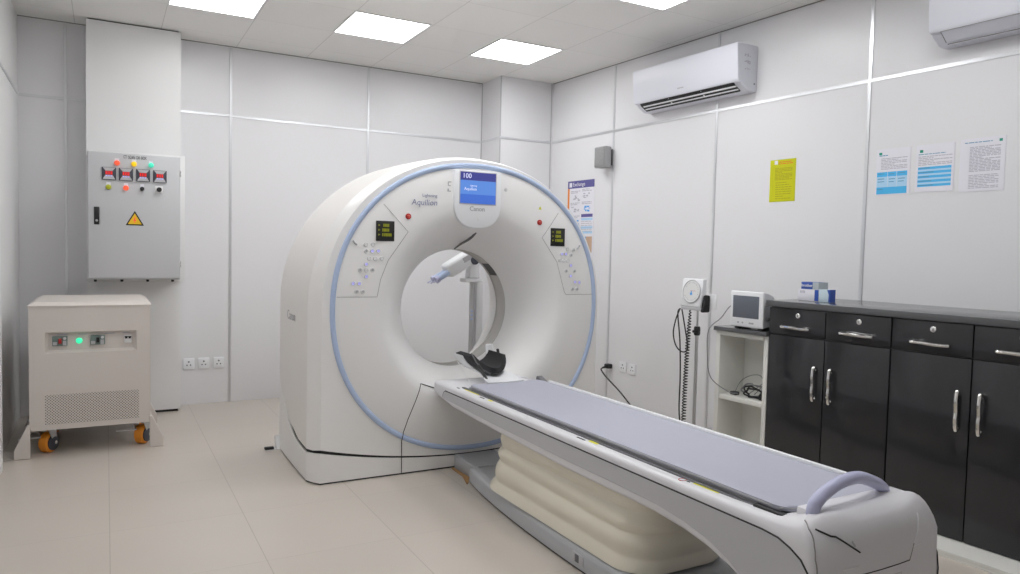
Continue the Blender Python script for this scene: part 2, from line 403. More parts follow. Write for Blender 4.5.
# front disc flaring into the bore: (rho, depth, exponent, centre height)
DP = [(0.972, 0.000, 2.14, 1.02), (0.95, -0.006, 2.14, 1.02), (0.86, -0.014, 2.12, 1.02), (0.75, -0.020, 2.1, 1.018), (0.68, -0.018, 2.06, 1.015), (0.645, -0.008, 2.04, 1.013), (0.615, 0.010, 2.02, 1.010), (0.57, 0.048, 2.0, 1.007), (0.52, 0.105, 2.0, 1.003), (0.475, 0.168, 2.0, 1.0), (0.447, 0.225, 2.0, 0.998), (0.431, 0.265, 2.0, 0.996), (0.4225, 0.300, 2.0, 0.995), (0.420, 0.325, 2.0, 0.995)]
def dring(rho, Y, n, zc): return supring(0.94*rho, (0.912+(0.03 if rho < 0.5 else 0))*rho, n, Y, zc)
MB().loft([dring(*r) for r in DP], False, False).build('front_disc', 'disc', g, 60)
def discY(x, z):
    rho = (abs(x/0.94)**2.1+abs((z-1.015)/0.912)**2.1)**(1/2.1)
    tab = sorted((r[0], r[1]) for r in DP); return interp(tab, rho, 1)
# bore: grey window ring, then the white liner flaring at the back
def bring(r, Y): return supring(r, r, 2.0, Y, 0.995)
MB().loft([bring(0.394, 0.325), bring(0.403, 0.33), bring(0.403, 0.460), bring(0.395, 0.465)], False, False).build('bore_ring', 'ring', g, 40)
MB().loft([bring(0.401, 0.464), bring(0.400, 0.475), bring(0.421, 0.52), bring(0.450, 0.58), bring(0.488, 0.68), bring(0.521, 0.77), bring(0.555, 0.86), bring(0.588, 0.94), bring(0.611, 0.986)], False, False).build('bore_liner', 'bore', g, 60)
b = MB()                                      # black detector window in the ring
rr = []
for k in range(7):
    a = math.radians(33+k*2.6); rr.append(a)
b.loft([[V((0.400*cos(a)-0.005, 0.345, 0.995+0.400*sin(a))) for a in rr], [V((0.400*cos(a)-0.005, 0.45, 0.995+0.400*sin(a))) for a in rr]], False, False, False)
b.build('bore_window', 'black', g)
# skirt, and black backing painted in for the unlit inside of the gap
def girth(inset, ztop, zbot, Yb=0.975):
    pts = []
    for k in range(24):
        Y = Yb-(Yb-0.1)*k/23; pts.append((-interp(ST, Y, 1), Y, gap_side(Y)))
    for k in range(1, 5): Y = 0.1*(1-k/5); pts.append((-interp(ST, Y, 1), Y, gap_side(Y)*(1-k/5)+gap_front(AF+SX)*k/5))
    for k in range(49): x = -AF+2*AF*k/48; pts.append((x, 0.0, gap_front(x+SX)))
    for p in list(reversed(pts[:28])): pts.append((-p[0], p[1], p[2]))
    top, bot = [], []
    for x, Y, gz in pts:
        q = V((x*(1-inset/1.0)+SX, Y+(inset if Y < 0.5 else -inset), 0))
        top.append(q+V((0, 0, ztop(gz)))); bot.append(q+V((0, 0, zbot(gz))))
    return bot, top
b_, t_ = girth(0.0, lambda z: z-0.009-0.10*max(0, 0.13-abs(z-0.215)), lambda z: 0.010)
tin = [V((v.x*0.985, v.y+(0.015 if v.y < 0.5 else -0.015), v.z-0.002)) for v in t_]
MB().loft([b_, t_, tin], False, False, False).build('base_skirt', 'shell', g, 40)
b_, t_ = girth(0.010, lambda z: z+0.02, lambda z: z-0.05)
MB().loft([b_, t_], False, False, False).build('gap_shade', 'seam', g)
b_, t_ = girth(0.006, lambda z: 0.014, lambda z: 0.0)
MB().loft([b_, t_], False, False, False).build('floor_dark_line', 'seam', g)  # shadow line at the floor, painted as a black strip
def disc_patch(angs, r0, r1, name, m):
    b = MB(); rows = []
    for r in (r0, r1): rows.append([V((r*cos(math.radians(a)), discY(r*cos(math.radians(a)), 0.995+r*sin(math.radians(a)))-0.018, 0.995+r*sin(math.radians(a)))) for a in angs])
    b.loft(rows, False, False, False); return b.build(name, m, g)
disc_patch([75+k*2 for k in range(7)], 0.400, 0.408, 'bore_mark', 'ylab')
disc_patch([93+k*2 for k in range(4)], 0.400, 0.407, 'bore_mark', 'ylab')
# panel seams on the face
def seam(pts, w, name='seam_line', m='seamg', off=0.004, sub=8):
    b = MB(); path = []
    for (x0, z0), (x1, z1) in zip(pts, pts[1:]):
        for k in range(sub): path.append((x0+(x1-x0)*k/sub, z0+(z1-z0)*k/sub))
    path.append(pts[-1]); L = []; R_ = []
    for i, (x, z) in enumerate(path):
        x0, z0 = path[max(i-1, 0)]; x1, z1 = path[min(i+1, len(path)-1)]; d = V((x1-x0, z1-z0)).normalized(); nx, nz = -d.y*w/2, d.x*w/2
        def Yf(x, z):
            rho = (abs(x/0.94)**2.1+abs((z-1.015)/0.912)**2.1)**(1/2.1)
            return (discY(x, z) if rho < 0.965 else (-0.014 if rho < 1.012 else 0.0))-off
        L.append(V((x+nx, Yf(x+nx, z+nz), z+nz))); R_.append(V((x-nx, Yf(x-nx, z-nz), z-nz)))
    b.loft([L, R_], False, False, False); return b.build(name, m, g)
seam([(-0.487, 0.012), (-0.49, 0.235), (-0.455, 0.345), (-0.37, 0.555), (-0.262, 0.515)], 0.005, 'cover_seam', 'seam')
seam([(-0.628, 1.647), (-0.477, 1.486), (-0.60, 1.313), (-0.645, 1.20), (-0.665, 1.096), (-0.905, 1.096)], 0.0028, 'panel_seam')
seam([(0.598, 1.65), (0.468, 1.48), (0.59, 1.32), (0.655, 1.12), (0.668, 1.10), (0.90, 1.10)], 0.0028, 'panel_seam')
# small displays
for x0, ph in ((-0.675, 0), (0.537, 1)):
    zc = 1.487; yy = min(discY(x0, zc+0.06), discY(x0+0.112, zc+0.06), discY(x0, zc-0.06), discY(x0+0.112, zc-0.06))
    d = MB().bx(x0, x0+0.112, yy-0.004, yy+0.02, zc-0.06, zc+0.06, 0.003).build('status_display', 'black', g)
    b = MB()
    for r_, segs in enumerate((((0.042, 0.072),), ((0.036, 0.046), (0.052, 0.078)), ((0.036, 0.042), (0.048, 0.09)))):
        z = zc+0.034-r_*0.028
        b.prism([(x0+0.012, z-0.006), (x0+0.024, z), (x0+0.012, z+0.006)], 'y', yy-0.0055, yy-0.004)
        for a0, a1 in segs:
            q = a0
            while q < a1:
                b.bx(x0+q, x0+q+0.007, yy-0.0055, yy-0.004, z-0.009, z+0.009); q += 0.0095
    b.build('display_digits', 'dig', d)
# control buttons
BL = [(-.734, 1.404, 'w'), (-.692, 1.406, 'w'), (-.733, 1.366, 'g'), (-.697, 1.367, 'b'), (-.660, 1.368, 'b'), (-.715, 1.323, 'w'), (-.678, 1.323, 'w'), (-.638, 1.324, 'w'), (-.732, 1.289, 'b'), (-.768, 1.255, 'g'), (-.732, 1.254, 'w'), (-.695, 1.255, 'g'), (-.731, 1.216, 'b'), (-.809, 1.175, 'b'), (-.773, 1.175, 'b'), (-.787, 1.128, 'g'), (-.751, 1.128, 'g')]
BR = [(.675, 1.408, 'w'), (.727, 1.404, 'g'), (.630, 1.375, 'b'), (.662, 1.375, 'b'), (.706, 1.369, 'g'), (.615, 1.332, 'w'), (.647, 1.330, 'w'), (.679, 1.328, 'w'), (.704, 1.298, 'b'), (.667, 1.260, 'g'), (.737, 1.260, 'g'), (.705, 1.226, 'b'), (.743, 1.185, 'b'), (.779, 1.182, 'b'), (.724, 1.137, 'g'), (.760, 1.137, 'g')]
for x, z, k in BL+BR:
    yy = discY(x, z)
    bt = MB().lathe([(0.013, 0.004), (0.0135, -0.004), (0.0105, -0.006), (0.0085, -0.0045), (0.0, -0.0045)], (x, yy, z), 'y', 20).build('control_button', {'w': 'btn', 'b': 'btn', 'g': 'btn'}[k], g)
    MB().lathe([(0.008, 0.0), (0.0075, -0.0055), (0.0, -0.0062)], (x, yy, z), 'y', 14).build('button_cap', {'w': 'white', 'b': 'btnb', 'g': 'btnd'}[k], bt)
    if k == 'b': bt['label'] = 'control button lit violet'
# key levers beside the buttons
for x, z, s in ((-.80, 1.41, 1), (.765, 1.42, -1)):
    yy = discY(x, z); MB().tube([(x-0.012*s, yy-0.006, z+0.016), (x-0.002*s, yy-0.007, z+0.002), (x+0.012*s, yy-0.006, z-0.008)], 0.005).build('release_lever', 'btnd', g)
# emergency stop buttons, small lamp and laser warning mark
for x, z in ((-0.476, 1.580), (0.447, 1.580)):
    yy = discY(x, z); e = MB().lathe([(0.018, 0.004), (0.018, -0.004), (0.0, -0.005)], (x, yy, z), 'y', 24).build('stop_button', 'red', g)
    MB().lathe([(0.010, 0.0), (0.010, -0.010), (0.007, -0.013), (0.0, -0.014)], (x, yy, z), 'y', 20).build('button_cap', 'stopc', e)
x, z = 0.452, 1.676; yy = discY(x, z); MB().prism([(x-0.012, z-0.01), (x+0.012, z-0.01), (x, z+0.012)], 'y', yy-0.0015, yy).build('warning_mark', 'ylab', g)
x, z = 0.19, 1.78; yy = discY(x, z); MB().lathe([(0.012, 0.003), (0.011, -0.003), (0, -0.004)], (x, yy, z), 'y', 16).build('indicator_lamp', 'btn', g)
b = MB()
for (x, z, w, h) in ((-0.205, 1.805, 0.022, 0.006), (-0.215, 1.79, 0.006, 0.03), (-0.205, 1.782, 0.012, 0.005), (-0.21, 1.748, 0.024, 0.006), (-0.216, 1.756, 0.008, 0.014)):
    yy = discY(x, z); b.bx(x-w/2, x+w/2, yy-0.0015, yy+0.001, z-h/2, z+h/2)
b.build('table_symbols', 'textg', g)
lettering('Aquilion', (-0.374, -0.024, 1.668), (1, 0, 0.015), (0, 0, 1), 0.050, 'text', g, shear=0.1)
lettering('Lightning', (-0.340, -0.022, 1.712), (1, 0, 0.015), (0, 0, 1), 0.027, 'text', g)
# shield with the main screen
sx = -0.018; hw_ = 0.166; pts = [(sx-hw_, 1.885), (sx+hw_, 1.885), (sx+hw_, 1.70)]
for k in range(1, 24):
    a = -pi*k/24; pts.append((sx+hw_*spow(cos(a), 0.8), 1.70+0.175*spow(sin(a), 0.8)))
pts.append((sx-hw_, 1.70))
sh = MB().prism(pts, 'y', -0.034, 0.085, 0.006).build('screen_shield', 'white2', g, 30)
x0, x1 = -0.143, 0.105
MB().bx(x0-0.006, x1+0.006, -0.036, -0.030, 1.672, 1.878, 0.002).build('screen_bezel', 'greyl', sh)
b = MB().bx(x0, x1, -0.0375, -0.034, 1.735, 1.822); b.build('screen_panel', 'scr2', sh)
MB().bx(x0, x1, -0.0375, -0.034, 1.678, 1.735).build('screen_panel', 'scr', sh)
MB().bx(x0, x1, -0.0375, -0.034, 1.822, 1.873).build('screen_header', 'scr3', sh)
lettering('100', (x0+0.013, -0.038, 1.848), (1, 0, 0), (0, 0, 1), 0.042, 'scrt', sh, align='LEFT')
lettering('Aquilion', (x0+0.07, -0.038, 1.768), (1, 0, 0), (0, 0, 1), 0.026, 'scrt', sh)
lettering('Lightning', (x0+0.09, -0.038, 1.789), (1, 0, 0), (0, 0, 1), 0.013, 'scrt', sh)
lettering('Canon', (sx-0.004, -0.0346, 1.645), (1, 0, 0), (0, 0, 1), 0.040, 'textg', sh, bold=0.0008)
MB().prism([(sx-0.008, 1.572), (sx+0.008, 1.572), (sx, 1.59)], 'y', -0.0355, -0.033).build('shield_mark', 'white', sh)
lettering('Canon', (-1.0460, 0.515, 0.945), (0, -1, 0), (0, 0, 1), 0.085, 'textg', g)
# loose dark strap hanging at the bore's upper edge
MB().tube(bez([(-0.045, 0.250, 1.393), (-0.025, 0.190, 1.425), (0.006, 0.120, 1.462), (0.030, 0.085, 1.505)], 6), 0.005, 8, 0.011).build('bore_strap', 'greyd', g)
# little anchor bracket at the left foot
b = MB(); b.bx(-1.13, -1.02, 0.86, 0.93, 0, 0.006); b.prism([(0.86, 0.006), (0.93, 0.006), (0.93, 0.08), (0.915, 0.09)], 'x', -1.06, -1.02)
fb = b.build('floor_bracket', 'white', g)
MB().bx(-1.135, -1.075, 0.865, 0.90, 0.006, 0.022, 0.004).build('bracket_bolt', 'black', fb)

# ------------------------------------------------------------------ patient couch
CX = 2.08
c = thing('patient_couch', 'long white scanner couch with grey pad, cream bellows and lilac push handle', 'patient couch', (CX, 2.7, 0))
def Y(y): return y-2.7
def rrect(w, zb, zt, r, y, n=5, sh=None):
    pts = []; r = min(r, w*0.98, (zt-zb)*0.49)
    for (cx, cz, a0) in ((w-r, zb+r, -pi/2), (w-r, zt-r, 0), (-w+r, zt-r, pi/2), (-w+r, zb+r, pi)):
        for k in range(n+1):
            a = a0+pi/2*k/n; z = cz+r*sin(a); pts.append(V((cx+r*cos(a), Y(y+(sh(z) if sh else 0)), z)))
    return pts
HW = 0.302
lean = lambda z: max(-0.045, min(0.01, (z-0.60)*0.45))
prof = [(4.165, 0.290, 0.508, 0.565, 0.015), (4.155, 0.300, 0.497, 0.573, 0.02), (4.06, HW, 0.482, 0.577, 0.022), (3.9, HW, 0.458, 0.577, 0.022), (3.6, HW, 0.446, 0.577, 0.022), (3.0, HW, 0.430, 0.577, 0.022), (2.65, HW, 0.422, 0.577, 0.022), (2.3, HW, 0.424, 0.577, 0.022), (2.08, HW, 0.424, 0.577, 0.024), (1.92, HW, 0.412, 0.577, 0.026), (1.80, HW, 0.392, 0.578, 0.028), (1.70, HW, 0.362, 0.580, 0.03), (1.62, HW, 0.325, 0.583, 0.034), (1.54, HW, 0.275, 0.586, 0.045), (1.49, HW, 0.23, 0.600, 0.070), (1.46, HW, 0.20, 0.612, 0.055), (1.44, HW, 0.18, 0.622, 0.06)]
rings = [rrect(w, zb, zt, r, y) for y, w, zb, zt, r in prof[:-2]]
rings += [rrect(*([HW, 0.20, 0.612, 0.072, 1.455]), sh=lambda z: lean(z)*0.6), rrect(HW, 0.18, 0.624, 0.082, 1.432, sh=lean)]
MB().loft(rings).build('couch_body', 'couchw', c, 40)
cap = [(1.432, HW, 0.18, 0.624, 0.082, 1.0), (1.413, 0.3025, 0.182, 0.627, 0.09, 0.9), (1.396, 0.296, 0.19, 0.625, 0.11, 0.65), (1.380, 0.282, 0.21, 0.619, 0.135, 0.4), (1.368, 0.260, 0.245, 0.614, 0.165, 0.2), (1.358, 0.234, 0.285, 0.603, 0.155, 0.1), (1.350, 0.202, 0.33, 0.589, 0.128, 0.0), (1.343, 0.162, 0.375, 0.572, 0.095, 0.0), (1.338, 0.115, 0.41, 0.553, 0.07, 0.0), (1.335, 0.06, 0.445, 0.53, 0.04, 0.0)]
tc_ = MB().loft([rrect(w, zb, zt, r, y, sh=(lambda z, k=k: lean(z)*k)) for y, w, zb, zt, r, k in cap]).build('tail_cover', 'couchw', c, 40)
# fine printed and moulded lines on the nose
from mathutils.bvhtree import BVHTree
nose = BVHTree.FromPolygons([v.co.copy() for v in tc_.data.vertices], [list(p.vertices) for p in tc_.data.polygons])
def on_nose(x, z):
    h_ = nose.ray_cast(V((x, -3.0, z)), V((0, 1, 0)))
    return h_[0] if h_[0] is not None else None
def nose_line(pts, r, name, m):
    path = []
    for (x0, z0), (x1, z1) in zip(pts, pts[1:]):
        for k in range(9):
            q = on_nose(x0+(x1-x0)*k/8, z0+(z1-z0)*k/8)
            if q is not None and (not path or (q-path[-1]).length > 1e-4): path.append(q)
    if len(path) > 2: MB().tube(path, r, 6).build(name, m, tc_)
path = []
for y_, z in [(p.x, p.y) for p in bez([(1.448, 0.612, 0), (1.425, 0.603, 0), (1.405, 0.588, 0), (1.388, 0.565, 0), (1.375, 0.53, 0), (1.368, 0.49, 0), (1.366, 0.42, 0)], 5)]:
    h_ = nose.ray_cast(V((-1.0, Y(y_), z)), V((1, 0, 0)))
    if h_[0] is not None: path.append(h_[0])
MB().tube(path, 0.0022, 6).build('cover_seam', 'seamg', tc_)
nose_line([(-0.268, 0.592), (-0.232, 0.574), (-0.215, 0.571), (-0.138, 0.520)], 0.0028, 'cover_seam', 'seam')
nose_line([(-0.14, 0.452), (0.10, 0.455)], 0.0018, 'cover_seam', 'seam')
nose_line([(0.10, 0.455), (0.12, 0.505)], 0.0018, 'cover_seam', 'seamg')
nose_line([(0.12, 0.505), (0.145, 0.54), (0.165, 0.585)], 0.0022, 'moulded_line', 'white2')
nose_line([(0.115, 0.495), (0.165, 0.495)], 0.0018, 'moulded_line', 'white2')
nose_line([(-0.20, 0.475), (-0.14, 0.48)], 0.0018, 'moulded_line', 'white2')
nose_line([(-0.11, 0.425), (0.06, 0.425), (0.06, 0.405), (-0.11, 0.405)], 0.0012, 'type_plate', 'greyl')
nose_line([(-0.165, 0.555), (-0.155, 0.54)], 0.003, 'small_mark', 'greyl')
# grey side inlays with the dark groove above them
ip = [(4.015, 0.500), (4.012, 0.515), (4.000, 0.530), (3.98, 0.540)]
top_ = ip + [(y, 0.541) for y in (3.6, 3.2, 2.8, 2.4, 2.0, 1.7)] + [(1.56, 0.541), (1.50, 0.536), (1.455, 0.521), (1.415, 0.499), (1.39, 0.468), (1.372, 0.43), (1.366, 0.38), (1.37, 0.235)]
bot_ = [(1.42, 0.215), (1.49, 0.262), (1.55, 0.31), (1.63, 0.358), (1.70, 0.393), (1.79, 0.426), (1.90, 0.447), (2.05, 0.462), (2.3, 0.466), (2.65, 0.466), (3.0, 0.471), (3.4, 0.476), (3.8, 0.486), (3.95, 0.488), (4.0, 0.492)]
for s in (-1, 1):
    pl = MB().prism([(Y(y), z) for y, z in top_+bot_], 'x', s*(HW-0.004), s*(HW+0.003), 0.002, 1).build('side_panel', 'greyl', c, 30)
    MB().tube([(s*(HW+0.0005), Y(y), z) for y, z in top_], 0.0032, 6).build('panel_groove', 'seam', pl)
# couch top: carbon tray and pad
def pillow(w, y0, y1, z0, z1, r, bev):
    pts = []
    for (px, py, a0) in ((w-r, y1-r, 0), (-w+r, y1-r, pi/2), (-w+r, y0+r, pi), (w-r, y0+r, 3*pi/2)):
        for k in range(7): a = a0+pi/2*k/6; pts.append((px+r*cos(a), Y(py+r*sin(a))))
    return MB().prism(pts, 'z', z0, z1, bev, 3)
pillow(0.236, 1.54, 3.82, 0.570, 0.588, 0.03, 0.004).build('sliding_top', 'grey', c, 30)
def dished(w, y0, y1, th, dip, r, name, m):
    b = MB(); NX, NY = 24, 40; rows = []
    def outline(y):
        d = min(y-y0, y1-y)
        return w if d >= r else w-r+math.sqrt(max(0, r*r-(r-d)**2))
    ys = [y0+r*(1-cos(pi/2*k/8)) for k in range(9)]+[y0+r+(y1-y0-2*r)*k/NY for k in range(1, NY)]+[y1-r*(1-cos(pi/2*k/8)) for k in range(8, -1, -1)]
    for y in ys:
        ww = outline(y); top = []; bot = []
        for k in range(NX+1):
            u = -1+2*k/NX; x = ww*u; z = 0.612-dip*(1-(x/w)**2); edge = 0.006*(max(0, abs(u)-0.955)/0.045)**2
            top.append(V((x, Y(y), z-edge))); bot.append(V((x, Y(y), min(z-th, 0.5885)+edge*0.5)))
        rows.append(top+bot[::-1])
    return b.loft(rows).build(name, m, c, 60)
dished(0.240, 1.53, 3.80, 0.022, 0.014, 0.05, 'couch_pad', 'pad')
MB().tube([(x, y_, 0.599) for x, y_ in [(-0.2405, Y(3.74)), (-0.2405, Y(1.60)), (-0.232, Y(1.552)), (-0.205, Y(1.531)), (0.205, Y(1.531)), (0.232, Y(1.552)), (0.2405, Y(1.60)), (0.2405, Y(3.74))]], 0.003, 6).build('pad_piping', 'grey', c)
MB().bx(-0.258, 0.258, Y(1.495), Y(1.56), 0.574, 0.588, 0.004).bx(-0.262, -0.236, Y(1.52), Y(1.64), 0.575, 0.592, 0.004).build('end_stop', 'black', c)
MB().bx(0.242, 0.262, Y(1.56), Y(3.70), 0.574, 0.6165, 0.006).build('far_edge_strip', 'white2', c)
for s in (-1, 1):
    MB().bx(s*0.236, s*0.256, Y(1.60), Y(3.85), 0.572, 0.5835, 0.003).build('guide_rail', 'greyd', c)
    if s > 0: MB().prism([(Y(3.72), 0.600), (Y(3.81), 0.585), (Y(3.80), 0.628)], 'x', s*0.222 if s > 0 else s*0.238, s*0.262 if s > 0 else s*0.244, 0.003, 1).build('pad_clip', 'greyd', c)
# labels on the near rail
def rail(x0, x1, y0, y1, m, name):
    return MB().bx(x0, x1, Y(y0), Y(y1), 0.5765, 0.5785).build(name, m, c)
rail(-0.262, -0.242, 3.62, 3.80, 'ylab', 'warning_label'); rail(-0.276, -0.262, 3.44, 3.48, 'ylab', 'warning_label')
rail(0.255, 0.285, 3.80, 4.05, 'greyl', 'far_rail_strip'); rail(0.262, 0.28, 3.78, 3.86, 'ylab', 'warning_label')
rail(-0.270, -0.254, 2.485, 2.545, 'ylab', 'warning_label'); rail(-0.264, -0.246, 1.79, 1.91, 'ylab', 'warning_label')
for y_, w in ((3.84, 0.03), (3.52, 0.05), (2.56, 0.06)): rail(-0.280, -0.272, y_, y_+w, 'seam', 'position_mark')
MB().tube([(-0.268+0.014*cos(2*pi*k/24), Y(1.96)+0.014*sin(2*pi*k/24), 0.577) for k in range(25)], 0.0016, 6).build('symbol_mark', 'red', c)
MB().bx(-0.268, -0.262, Y(1.925), Y(1.94), 0.5765, 0.5785).build('position_mark', 'seam', c)
# push handle
hp = bez([(-0.228, Y(1.440), 0.600), (-0.212, Y(1.443), 0.648), (-0.122, Y(1.447), 0.688), (-0.01, Y(1.455), 0.695), (0.10, Y(1.470), 0.662), (0.168, Y(1.482), 0.627), (0.192, Y(1.486), 0.590)], 8)
MB().tube(hp, 0.020, 16).build('push_handle', 'lilac', c)
MB().bx(-0.225, 0.235, Y(1.435), Y(1.505), 0.56, 0.623, 0.010).build('handle_ledge', 'couchw', c)
# bellows
rings = []
def stadium(a, b, r, z, n=12, jig=0.0):
    pts = []
    for q, (sx_, sy_, a0) in enumerate(((1, 1, 0), (-1, 1, pi/2), (-1, -1, pi), (1, -1, 3*pi/2))):
        for k in range(n+1):
            t = a0+pi/2*k/n; px = sx_*(a-r)+r*cos(t); py = sy_*(b-r)+r*sin(t)
            pts.append((px, py, z))
        # extra points along the straight edges
        nx = ((-1, 1), (-1, -1), (1, -1), (1, 1))[q]; t = a0+pi/2
        p0 = pts[-1]; t1 = a0+pi/2
        p1 = (nx[0]*(a-r)+r*cos(t1), nx[1]*(b-r)+r*sin(t1))
        for k in range(1, 10): f = k/10; pts.append((p0[0]+(p1[0]-p0[0])*f, p0[1]+(p1[1]-p0[1])*f, z))
    return pts
cyb = 2.835
for i in range(61):
    f = i/60; z = 0.105+f*0.345; ph = f*4.3*2*pi+1.0
    ph = (f**1.25)*3.6*2*pi+0.9; w = (0.5+0.5*cos(ph))**0.5
    off = (0.010+0.006*sin(pi*f))*w+0.006*f
    ring = []
    for (px, py, pz) in stadium(0.240+off, 0.628+off, 0.16+off*0.5, z):
        wob = 0.005*sin(py*5.1+f*9)+0.003*sin(py*13+px*9+f*17)
        if py > 0: py += 0.13*(1-f)**2.2*(py/0.65)**2
        px *= 1+0.10*(1-f)**3
        ring.append(V((px*(1+wob), py+Y(cyb), pz+0.006*sin(py*3.3+1.3*f*9)*sin(pi*f))))
    rings.append(ring)
MB().loft(rings).build('bellows', 'bellows', c, 60)
# base: bowed foot with a ledge, and the link under the head end
def bow(inset, z, yt=3.87, yb=1.30):
    pts = []; cyc = (yt+yb)/2; hl = (yt-yb)/2-inset
    for k in range(41):
        u = -1+2*k/40; w = 0.185+0.100*(1-u*u)**0.8-inset; pts.append((w, cyc+hl*u))
    L = [(-w, y) for w, y in reversed(pts)]
    return [V((x, Y(y), z)) for x, y in pts+L]
MB().loft([bow(0.012, 0.004), bow(0.0, 0.012), bow(0.0, 0.075), bow(0.006, 0.092), bow(0.02, 0.100), bow(0.038, 0.102), bow(0.042, 0.094), bow(0.06, 0.094)]).build('couch_base', 'base', c, 50)
MB().loft([bow(0.008, 0.0), bow(0.008, 0.008)]).build('floor_dark_line', 'seam', c)  # thin black slab under the base edge
MB().bx(-0.142, 0.142, Y(3.83), Y(4.181), 0.0, 0.086, 0.006).build('base_link', 'base', c)
# the little socket on the base
def bw(y): u = (y-2.585)/1.285; return 0.185+0.1*(1-u*u)**0.8
y_ = 2.575; xw = -bw(y_)
sk = MB().bx(xw-0.004, xw+0.01, Y(y_-0.045), Y(y_+0.045), 0.030, 0.078, 0.006).build('base_socket', 'greyl', c)
MB().bx(xw-0.0055, xw, Y(y_-0.012), Y(y_+0.02), 0.036, 0.072, 0.003).build('socket_latch', 'greyd', sk)

# head holder standing in front of the bore
h = thing('head_holder', 'white head holder with black foam cradle at the bore end of the couch', 'head holder', (CX, 4.05, 0.59))
# tongue
rings = []
for y_, w, z in ((-0.245, 0.122, 0.014), (-0.20, 0.115, 0.017), (-0.14, 0.100, 0.020), (-0.06, 0.085, 0.026), (0.06, 0.075, 0.034), (0.2, 0.075, 0.04)):
    rings.append([V((w*u+0.015, y_, z+0.022*(abs(u)**2)*(1 if y_ > -0.2 else 0.2)+dz)) for u, dz in [(k/8, 0.0) for k in range(-8, 9)]+[(k/8, -0.014) for k in range(8, -9, -1)]])
MB().loft(rings).build('tongue', 'white2', h, 40)
def scoop(r_in, r_out, near, far, amax, lift, name, m, n=28, rows=8):
    rings = []
    for v in range(rows+1):
        ring = []
        for side, r in ((1, r_out), (-1, r_in)):
            for k in range(n+1):
                u = (-1+2*k/n)*side; a = u*amax
                y = near(abs(u))+(far(abs(u))-near(abs(u)))*v/rows
                ring.append(V((r*sin(a)*(1.0+0.05*v/rows), y, lift+0.145*(1-cos(a)/1.0)+(0.145-r)*cos(a))))
        rings.append(ring)
    return MB().loft(rings).build(name, m, h, 40)
AM = math.radians(74)
CS = 0.012
def shift(o): o.location.x += CS; return o
shift(scoop(0.098, 0.132, lambda u: -0.125+0.125*u**1.6, lambda u: 0.165+0.02*u, AM, 0.030, 'foam_liner', 'foam'))
shift(scoop(0.133, 0.138, lambda u: 0.04+0.05*u**1.6, lambda u: 0.19+0.01*u, AM*0.97, 0.030, 'cradle_shell', 'white2'))
MB().tube([(-0.1085, -0.02, 0.160), (-0.095, -0.06, 0.110), (-0.065, -0.095, 0.065), (-0.02, -0.112, 0.042)], 0.004, 6).build('foam_seam', 'greyd', h)
MB().prism([(0.075, 0.075), (0.10, 0.075), (0.135, 0.158), (0.115, 0.162)], 'x', 0.142, 0.156, 0.004, 1).build('side_arm', 'black', h)
MB().prism([(0.168, 0.05), (0.19, 0.05), (0.20, 0.185), (0.18, 0.185)], 'x', 0.095, 0.145, 0.006, 1).build('end_tab', 'white2', h)
MB().prism([(-0.19, 0.026), (-0.16, 0.024), (-0.05, 0.080), (-0.06, 0.105)], 'x', -0.090, -0.074, 0.004, 1).build('strap', 'black', h)
MB().tube(bez([(-0.19, -0.21, -0.010), (-0.17, -0.1, 0.02), (-0.15, 0.1, 0.10)], 6), 0.0025).build('strap_cord', 'white', h)

# brown packing card under the base link
tag(MB().prism([(1.93, 4.175), (1.935, 3.95), (1.885, 3.86), (1.865, 3.84), (1.905, 3.985), (1.912, 4.165)], 'z', 0.0005, 0.005).build('cardboard_strip', 'wood'), 'strip of brown cardboard on the floor where the couch base meets the scanner', 'cardboard')

# ------------------------------------------------------------------ contrast injector behind the bore
ix, iy = 2.74, 5.62
n = thing('contrast_injector', 'white contrast injector with two syringes on a pole seen through the bore', 'injector', (ix, iy, 0))
b = MB()
for k in range(5):
    a = 2*pi*k/5+0.3; b.tube([(0.03*cos(a), 0.03*sin(a), 0.11), (0.28*cos(a), 0.28*sin(a), 0.075)], 0.022, 8, 0.014)
b.lathe([(0.05, 0.07), (0.055, 0.10), (0.05, 0.14), (0.03, 0.16)]); b.build('stand_base', 'white', n)
for k in range(5):
    a = 2*pi*k/5+0.3; MB().lathe([(0.01, -0.011), (0.034, -0.009), (0.034, 0.009), (0.01, 0.011)], (0.27*cos(a), 0.27*sin(a), 0.034), 'x', 16).build('caster', 'greyd', n)
MB().cyl((0, 0, 0.15), (0, 0, 1.14), 0.022).build('pole', 'steel', n)
MB().bx(0.03, 0.095, -0.03, 0.03, 0.55, 1.13, 0.012).build('column_cover', 'white2', n)
b = MB()
for z in (0.80, 0.835, 0.87): b.ball((-0.012, -0.028, z), 0.011)
b.build('pole_buttons', 'blue', n)
MB().bx(-0.09, 0.06, -0.06, 0.06, 1.115, 1.15, 0.012).build('yoke_plate', 'white2', n)
MB().prism([(-0.05, 1.15), (0.045, 1.15), (0.045, 1.25), (0.03, 1.335), (-0.02, 1.345), (-0.04, 1.28)], 'y', -0.045, 0.045, 0.01).build('yoke', 'white2', n)
MB().lathe([(0.034, -0.085), (0.038, -0.08), (0.038, -0.045), (0.03, -0.04)], (-0.012, 0, 1.305), 'y', 24).build('tilt_knob', 'meterd', n)
hd = V((-0.86, 0, -0.5)).normalized(); o_ = V((0.02, 0.0, 1.358))
rot = Matrix((hd, V((0, 1, 0)), hd.cross(V((0, 1, 0))))).transposed()
pw = MB().box(o_+hd*0.13, (0.36, 0.14, 0.125), 0.030, 3, rot).build('injector_head', 'white2', n)
MB().box(o_+hd*0.08+V((0, -0.071, 0.022)), (0.16, 0.006, 0.045), 0.002, 1, rot).build('head_display', 'greyl', pw)
